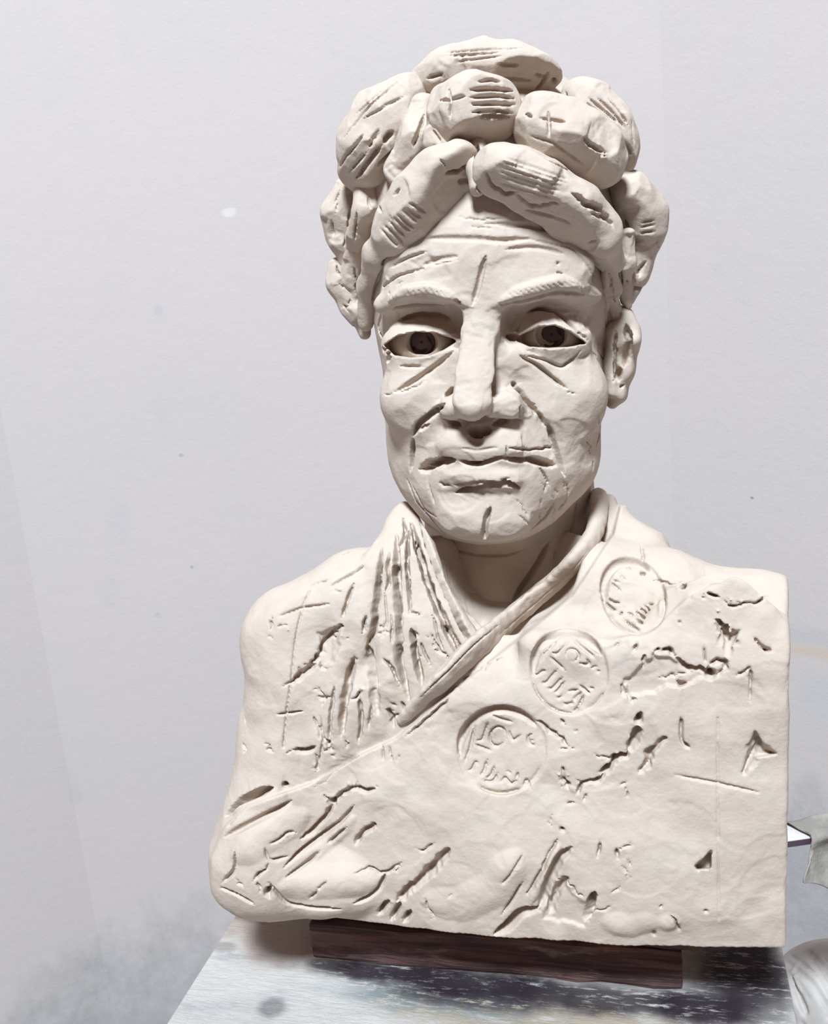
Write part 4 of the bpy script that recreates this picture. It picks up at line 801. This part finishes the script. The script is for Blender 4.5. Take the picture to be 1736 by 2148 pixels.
# ---- work table
YAW = math.radians(14.5)
tl1, tl2 = on_z(350, 2148, Z_TABLE), on_z(502, 1905, Z_TABLE)
tr1, tr2 = on_z(1667, 2148, Z_TABLE), on_z(1640, 1970, Z_TABLE)
axd = np.array([math.sin(YAW), math.cos(YAW)]); axr = np.array([math.cos(YAW), -math.sin(YAW)])
tlm, trm = ((tl1 + tl2) / 2)[:2], ((tr1 + tr2) / 2)[:2]
TW = float((trm - tlm) @ axr)
tc0 = tlm + axr * TW / 2; tc0 = tc0 - axd * (tc0 @ axd) + axd * 0.02                # table centre
def table_mat():
    m, nt, bs = new_mat('paint_stained_whiteboard', 0.9, 0.12)
    g = nd(nt, 'ShaderNodeNewGeometry').outputs['Position']
    mp = nd(nt, 'ShaderNodeMapping', vector_type='POINT'); mp.inputs['Rotation'].default_value = (0, 0, YAW); nt.links.new(g, mp.inputs[0]); q = mp.outputs[0]
    def n(scale, lo, hi, sx, det=5, rough=0.65): return noise_fac(nt, scale, lo, hi, det, rough, q, sx)
    col = mixc(nt, n(14, 0.4, 0.7, (0.6, 1.4, 1)), (0.47, 0.44, 0.405, 1), (0.41, 0.38, 0.35, 1))
    col = mixc(nt, math_n(nt, 'MULTIPLY', n(30, 0.55, 0.72, (0.5, 1.8, 1)), 0.65), col, (0.27, 0.275, 0.275, 1))
    streak = n(50, 0.34, 0.54, (0.35, 2.6, 1), 6, 0.75)
    fine = n(150, 0.36, 0.56, (0.5, 2.2, 1), 4, 0.8)
    def blot(px, py, rx, ry, wob=0.25): 
        c = on_z(px, py, Z_TABLE); ca, sa = math.cos(YAW), math.sin(YAW)
        cc = (c[0] * ca - c[1] * sa, c[0] * sa + c[1] * ca, c[2])
        return spot_mask(nt, q, cc, (rx, ry, 0.05), 0.9, wob, 35)
    tan = blot(640, 1945, 0.075, 0.040); col = mixc(nt, math_n(nt, 'MULTIPLY', tan, 0.85), col, (0.30, 0.22, 0.17, 1)); tan = blot(1500, 2010, 0.05, 0.02); col = mixc(nt, math_n(nt, 'MULTIPLY', tan, 0.75), col, (0.34, 0.27, 0.21, 1))
    bei = blot(1150, 2140, 0.115, 0.020, 0.12); col = mixc(nt, math_n(nt, 'MULTIPLY', bei, math_n(nt, 'SUBTRACT', 0.95, math_n(nt, 'MULTIPLY', n(70, 0.5, 0.62, (0.5, 1.5, 1)), 0.6))), col, (0.33, 0.27, 0.205, 1))
    tea = blot(920, 2088, 0.075, 0.018); col = mixc(nt, math_n(nt, 'MULTIPLY', tea, math_n(nt, 'MULTIPLY', fine, 0.85)), col, (0.16, 0.19, 0.185, 1))
    for bx, by, rx, ry, amt in ((800, 2040, 0.055, 0.012, 0.95), (980, 2062, 0.075, 0.015, 0.95), (1210, 2090, 0.085, 0.014, 0.9), (1555, 2030, 0.034, 0.040, 0.95), (1465, 2115, 0.030, 0.020, 0.97), (1590, 2100, 0.022, 0.03, 0.6), (1010, 2098, 0.06, 0.010, 0.7), (570, 2115, 0.010, 0.008, 0.5), (540, 1918, 0.022, 0.010, 0.6), (470, 1985, 0.012, 0.006, 0.35), (700, 2025, 0.02, 0.006, 0.7)):
        b = blot(bx, by, rx, ry)
        k = math_n(nt, 'MULTIPLY', b, math_n(nt, 'MULTIPLY', math_n(nt, 'ADD', math_n(nt, 'MULTIPLY', streak, 0.75), math_n(nt, 'MULTIPLY', fine, 0.85), None, True), amt))
        col = mixc(nt, k, col, (0.022, 0.014, 0.020, 1))
    nt.links.new(col, bs.inputs['Base Color'])
    bump(nt, bs, math_n(nt, 'ADD', streak, fine), 0.0006, 0.5); return m
TM = table_mat()
TABLE = empty('work_table', (tc0[0], tc0[1], 0), 'white painted work table top smeared with dark paint under the bust', 'table')
torg = np.array([tc0[0], tc0[1], 0.0])
def tb(name, x0, x1, y0, y1, z0, z1, mat, bev=0.001): return box_mesh(name, (tc0[0] + x0, tc0[1] + y0, z0), (tc0[0] + x1, tc0[1] + y1, z1), mat, TABLE, YAW, tc0, bev, torg)
tb('table_top', -TW / 2, TW / 2, -0.26, 0.17, Z_TABLE - 0.028, Z_TABLE, TM, 0.0015)
wm, wnt, wbs = new_mat('old_wood', 0.8, 0.2)
wnt.links.new(mixc(wnt, noise_fac(wnt, 25, 0.35, 0.65, 4, 0.6, None, (1, 1, 6)), (0.30, 0.22, 0.16, 1), (0.20, 0.14, 0.10, 1)), wbs.inputs['Base Color'])
for sx in (-1, 1):
    for sy in (-0.23, 0.14): tb('leg', sx * (TW / 2 - 0.04) - 0.022, sx * (TW / 2 - 0.04) + 0.022, sy - 0.022, sy + 0.022, 0.0, Z_TABLE - 0.028, wm, 0.002)
for y in (-0.23, 0.14): tb('apron', -TW / 2 + 0.062, TW / 2 - 0.062, y - 0.01, y + 0.01, Z_TABLE - 0.10, Z_TABLE - 0.028, wm, 0.001)

# ---- two boards the bust stands on
bm_, bnt, bbs = new_mat('clay_smeared_board', 0.85, 0.15)
bq = nd(bnt, 'ShaderNodeMapping'); bq.inputs['Rotation'].default_value = (0, 0, YAW); bnt.links.new(nd(bnt, 'ShaderNodeNewGeometry').outputs['Position'], bq.inputs[0])
bcol = mixc(bnt, noise_fac(bnt, 60, 0.35, 0.65, 5, 0.65, bq.outputs[0], (0.15, 1, 2.6)), (0.20, 0.115, 0.10, 1), (0.085, 0.047, 0.047, 1))
bcol = mixc(bnt, math_n(bnt, 'MULTIPLY', noise_fac(bnt, 40, 0.56, 0.7, 4, 0.6, bq.outputs[0], (0.4, 1, 1.6)), 0.7), bcol, (0.36, 0.26, 0.21, 1))
bnt.links.new(bcol, bbs.inputs['Base Color']); bump(bnt, bbs, noise_fac(bnt, 90, 0.3, 0.7, 5, 0.7, bq.outputs[0], (0.12, 1, 3)), 0.0015, 0.8)
fl_ = on_z(655, 2012, Z_TABLE)[:2]; fr_ = on_z(1432, 2078, Z_TABLE)[:2]
def board(x0, x1, y0, depth, z0, z1, yaw, label):
    c = (fl_ + fr_) / 2; o = box_mesh('base_board', (c[0] + x0, c[1] + y0, z0), (c[0] + x1, c[1] + y0 + depth, z1), bm_, None, yaw, c, 0.0025, np.array([c[0], c[1], z0]))
    import bmesh
    b = bmesh.new(); b.from_mesh(o.data); bmesh.ops.subdivide_edges(b, edges=[e for e in b.edges if e.calc_length() > 0.01], cuts=14, use_grid_fill=True)
    for v in b.verts:
        w = vnoise(np.array([[v.co.x, v.co.y * 3, v.co.z * 3]]), 0.02, 77)[0]; v.co.y += 0.0022 * w; v.co.z += 0.0006 * w if 0.004 < v.co.z < (z1 - z0) - 0.004 else 0
    b.to_mesh(o.data); b.free()
    o['label'] = label; o['category'] = 'board'; o['group'] = 'boards under the bust'; return o
yb = math.atan2(-(fr_ - fl_)[1], (fr_ - fl_)[0]); bl = np.linalg.norm(fr_ - fl_)
board(-bl / 2, bl / 2, 0, 0.105, Z_TABLE, Z_TABLE + 0.031, yb, 'lower dark clay-smeared wooden board lying directly on the white table')
board(-bl / 2 - 0.018, bl / 2 + 0.012, 0.004, 0.098, Z_TABLE + 0.0312, Z_BOTTOM - 0.0003, yb + 0.015, 'upper dark clay-smeared wooden board directly beneath the bust')

# ---- behind the right shoulder: a batten on a post with a grey rag, and a bag under plastic
def sheet(name, rows, th, mat, sub=10, wob=0.0, seed=3, cell=0.02):
    """cloth: rows of control points (world), Catmull-like interpolation, real thickness"""
    a = np.array(rows, float)
    def up(a, n):
        m = len(a); t = np.linspace(0, m - 1, (m - 1) * n + 1); i = np.clip(t.astype(int), 0, m - 2); f = (t - i)
        f = f.reshape((-1,) + (1,) * (a.ndim - 1)); p0, p1, p2, p3 = a[np.clip(i - 1, 0, m - 1)], a[i], a[i + 1], a[np.clip(i + 2, 0, m - 1)]
        return 0.5 * (2 * p1 + (p2 - p0) * f + (2 * p0 - 5 * p1 + 4 * p2 - p3) * f ** 2 + (3 * p1 - p0 - 3 * p2 + p3) * f ** 3)
    a = up(a, sub); a = up(a.transpose(1, 0, 2), sub).transpose(1, 0, 2)
    n = np.cross(np.gradient(a, axis=0), np.gradient(a, axis=1)); n /= np.linalg.norm(n, axis=-1, keepdims=True) + 1e-12
    if wob: a = a + n * vnoise(a.reshape(-1, 3), cell, seed).reshape(a.shape[:2])[..., None] * wob
    r, c = a.shape[:2]; v = np.concatenate([(a + n * th / 2).reshape(-1, 3), (a - n * th / 2).reshape(-1, 3)]); N = r * c
    i, j = np.meshgrid(np.arange(r - 1), np.arange(c - 1), indexing='ij'); k = (i * c + j).ravel()
    f = [np.stack([k, k + c, k + c + 1, k + 1], 1), np.stack([k, k + 1, k + c + 1, k + c], 1) + N]
    for ring in (np.arange(c - 1), (r - 1) * c + np.arange(c - 1)): f.append(np.stack([ring, ring + 1, ring + 1 + N, ring + N], 1))
    for ring in (np.arange(r - 1) * c, np.arange(r - 1) * c + c - 1): f.append(np.stack([ring, ring + c, ring + c + N, ring + N], 1))
    import bmesh
    o = link_mesh(name, v, np.vstack(f), mat, None, v.mean(0)); b = bmesh.new(); b.from_mesh(o.data); bmesh.ops.recalc_face_normals(b, faces=b.faces); b.to_mesh(o.data); b.free()
    return o
DB = 420
Zb = float(P(1640, 1768, DB)[2])
pa, pb = P(1600, 1769, DB), on_z(1736, 1752, Zb)
bd = (pb - pa)[:2]; bd /= np.linalg.norm(bd); byaw = math.atan2(-bd[1], bd[0])
darkm, dnt, dbs = new_mat('dark_varnished_edge', 0.5, 0.4); dbs.inputs['Base Color'].default_value = (0.075, 0.045, 0.06, 1)
whm, hnt, hbs = new_mat('white_laminate', 0.5, 0.4); hnt.links.new(mixc(hnt, noise_fac(hnt, 60, 0.55, 0.7), (0.58, 0.54, 0.52, 1), (0.40, 0.35, 0.36, 1)), hbs.inputs['Base Color'])
SH = empty('side_stand', (pa[0] + bd[0] * 0.30, pa[1] + bd[1] * 0.30, 0), 'narrow white-topped shelf board with dark edge behind the bust, at right', 'stand')
so = np.array(SH.location)
def sb(name, x0, x1, y0, y1, z0, z1, mat, bev=0.0008): return box_mesh(name, (pa[0] + x0, pa[1] + y0, z0), (pa[0] + x1, pa[1] + y1, z1), mat, SH, byaw, pa[:2], bev, so)
sb('shelf_board', 0.012, 0.52, 0.0, 0.024, Zb - 0.0065, Zb - 0.0008, darkm, 0.0004); sb('shelf_top', 0.012, 0.52, 0.0, 0.024, Zb - 0.0008, Zb, whm, 0.0002)
sb('post', 0.27, 0.31, 0.002, 0.022, 0.0, Zb - 0.0065, darkm)
ragm, rnt, rbs = new_mat('grey_rag', 0.9, 0.15)
rnt.links.new(mixc(rnt, noise_fac(rnt, 40, 0.35, 0.7, 4), (0.31, 0.28, 0.235, 1), (0.21, 0.19, 0.165, 1)), rbs.inputs['Base Color']); bump(rnt, rbs, noise_fac(rnt, 300, 0.3, 0.7), 0.0005, 0.5)
def sp(t, o, z): return np.array([pa[0] + bd[0] * t + bd[1] * -o, pa[1] + bd[1] * t + bd[0] * o, Zb + z + 0.0012])
def tx(px): return float((on_z(px, 1760, Zb)[:2] - pa[:2]) @ bd)
t0, t1, t2, t3 = tx(1672), tx(1700), tx(1745), tx(1850)
rag = sheet('rag', [[sp(t0 + 0.004, 0.030, -0.012), sp(t1, 0.034, -0.02), sp(t2, 0.032, -0.02), sp(t3, 0.036, -0.02)],
                    [sp(t0, 0.023, 0.0022), sp(t1, 0.021, 0.003), sp(t2, 0.018, 0.008), sp(t3, 0.020, 0.006)],
                    [sp(t0 + 0.006, 0.010, 0.0016), sp(t1, 0.008, 0.0018), sp(t2, 0.008, 0.004), sp(t3, 0.010, 0.002)],
                    [sp(t0 + 0.012, -0.002, 0.001), sp(t1 + 0.002, -0.0035, 0.0006), sp(t2, -0.004, 0.001), sp(t3, -0.004, 0.001)],
                    [sp(t0 + 0.010, -0.006, -0.014), sp(t1 - 0.002, -0.005, -0.014), sp(t2, 0.000, -0.012), sp(t3, -0.008, -0.012)],
                    [sp(t0 - 0.002, -0.016, -0.026), sp(t1 - 0.002, -0.010, -0.031), sp(t2, -0.004, -0.036), sp(t3, -0.014, -0.05)],
                    [sp(t0 - 0.004, -0.018, -0.031), sp(t1, -0.014, -0.037), sp(t2, -0.012, -0.050), sp(t3, -0.016, -0.085)]], 0.0012, ragm, 7, 0.0012)
rag['label'] = 'small grey rag folded over the shelf board behind the bust'; rag['category'] = 'rag'
# bag
pm, pnt, pbs = new_mat('cloudy_plastic', 0.55, 0.35)
pnt.links.new(mixc(pnt, noise_fac(pnt, 14, 0.35, 0.7, 4), (0.43, 0.395, 0.355, 1), (0.34, 0.31, 0.28, 1)), pbs.inputs['Base Color'])
def bag():
    c = Clay((1540, 1960), (1930, 2420), (560, 1080), 0.0022)
    c.ell(1748, 2190, 800, (165, 225, 150), k=0, yaw=0); c.box(1765, 2300, 800, (185, 140, 150), rnd=60, k=80, yaw=0)
    c.wobble(120, 22, 61); c.wobble(50, 8, 62); c.plane(np.array([0, 0, ZBAG]), (0, 0, -1), k=4); c.fine()
    S = [([(1650, 1995), (1680, 2020), (1720, 2050)], 14, 9), ([(1665, 2070), (1680, 2100), (1692, 2130)], 26, 18, 'u'), ([(1700, 1995), (1736, 2035), (1770, 2090)], 24, 14), ([(1640, 2010), (1700, 2060), (1760, 2150)], 30, 8), ([(1690, 1985), (1736, 2070), (1790, 2200)], 30, 8), ([(1730, 2010), (1770, 2045)], 18, 12), ([(1655, 2040), (1668, 2085), (1690, 2135)], 20, 22, 'u'), ([(1700, 2000), (1722, 2030), (1750, 2075)], 16, 20), ([(1648, 1998), (1672, 2012), (1690, 2022)], 8, 12), ([(1680, 2140), (1700, 2200)], 24, 10)]
    for _ in range(14):
        x, y = rng.uniform(1640, 1800), rng.uniform(1980, 2150); S.append(([(x, y), (x + rng.uniform(10, 45), y + rng.uniform(20, 70))], rng.uniform(8, 16), rng.uniform(3, 6)))
    c.tool(S); return c
ZBAG = float(P(1745, 2330, 800)[2])
bc_ = bag(); bv, bqf = bc_.polygons()
bo = link_mesh('plastic_bag', bv, bqf, pm, None, np.array([bv[:, 0].mean(), bv[:, 1].mean(), ZBAG]))
bo['label'] = 'crumpled grey plastic bag beside the table at bottom right'; bo['category'] = 'bag'
cb = np.array([bv[:, 0].mean(), bv[:, 1].mean()])
ST = empty('stool', (cb[0], cb[1], 0), 'low wooden stool under the crumpled plastic bag', 'stool'); sto = np.array([cb[0], cb[1], 0.0])
box_mesh('seat', (cb[0] - 0.10, cb[1] - 0.10, ZBAG - 0.022), (cb[0] + 0.10, cb[1] + 0.10, ZBAG), wm, ST, 0, None, 0.003, sto)
for sx in (-1, 1):
    for sy in (-1, 1): box_mesh('leg', (cb[0] + sx * 0.075 - 0.014, cb[1] + sy * 0.075 - 0.014, 0), (cb[0] + sx * 0.075 + 0.014, cb[1] + sy * 0.075 + 0.014, ZBAG - 0.022), wm, ST, 0, None, 0.002, sto)
print('script seconds', round(time.time() - T0, 1), 'tris', sum(2 * len(o.data.polygons) for o in bpy.data.objects if o.type == 'MESH'))
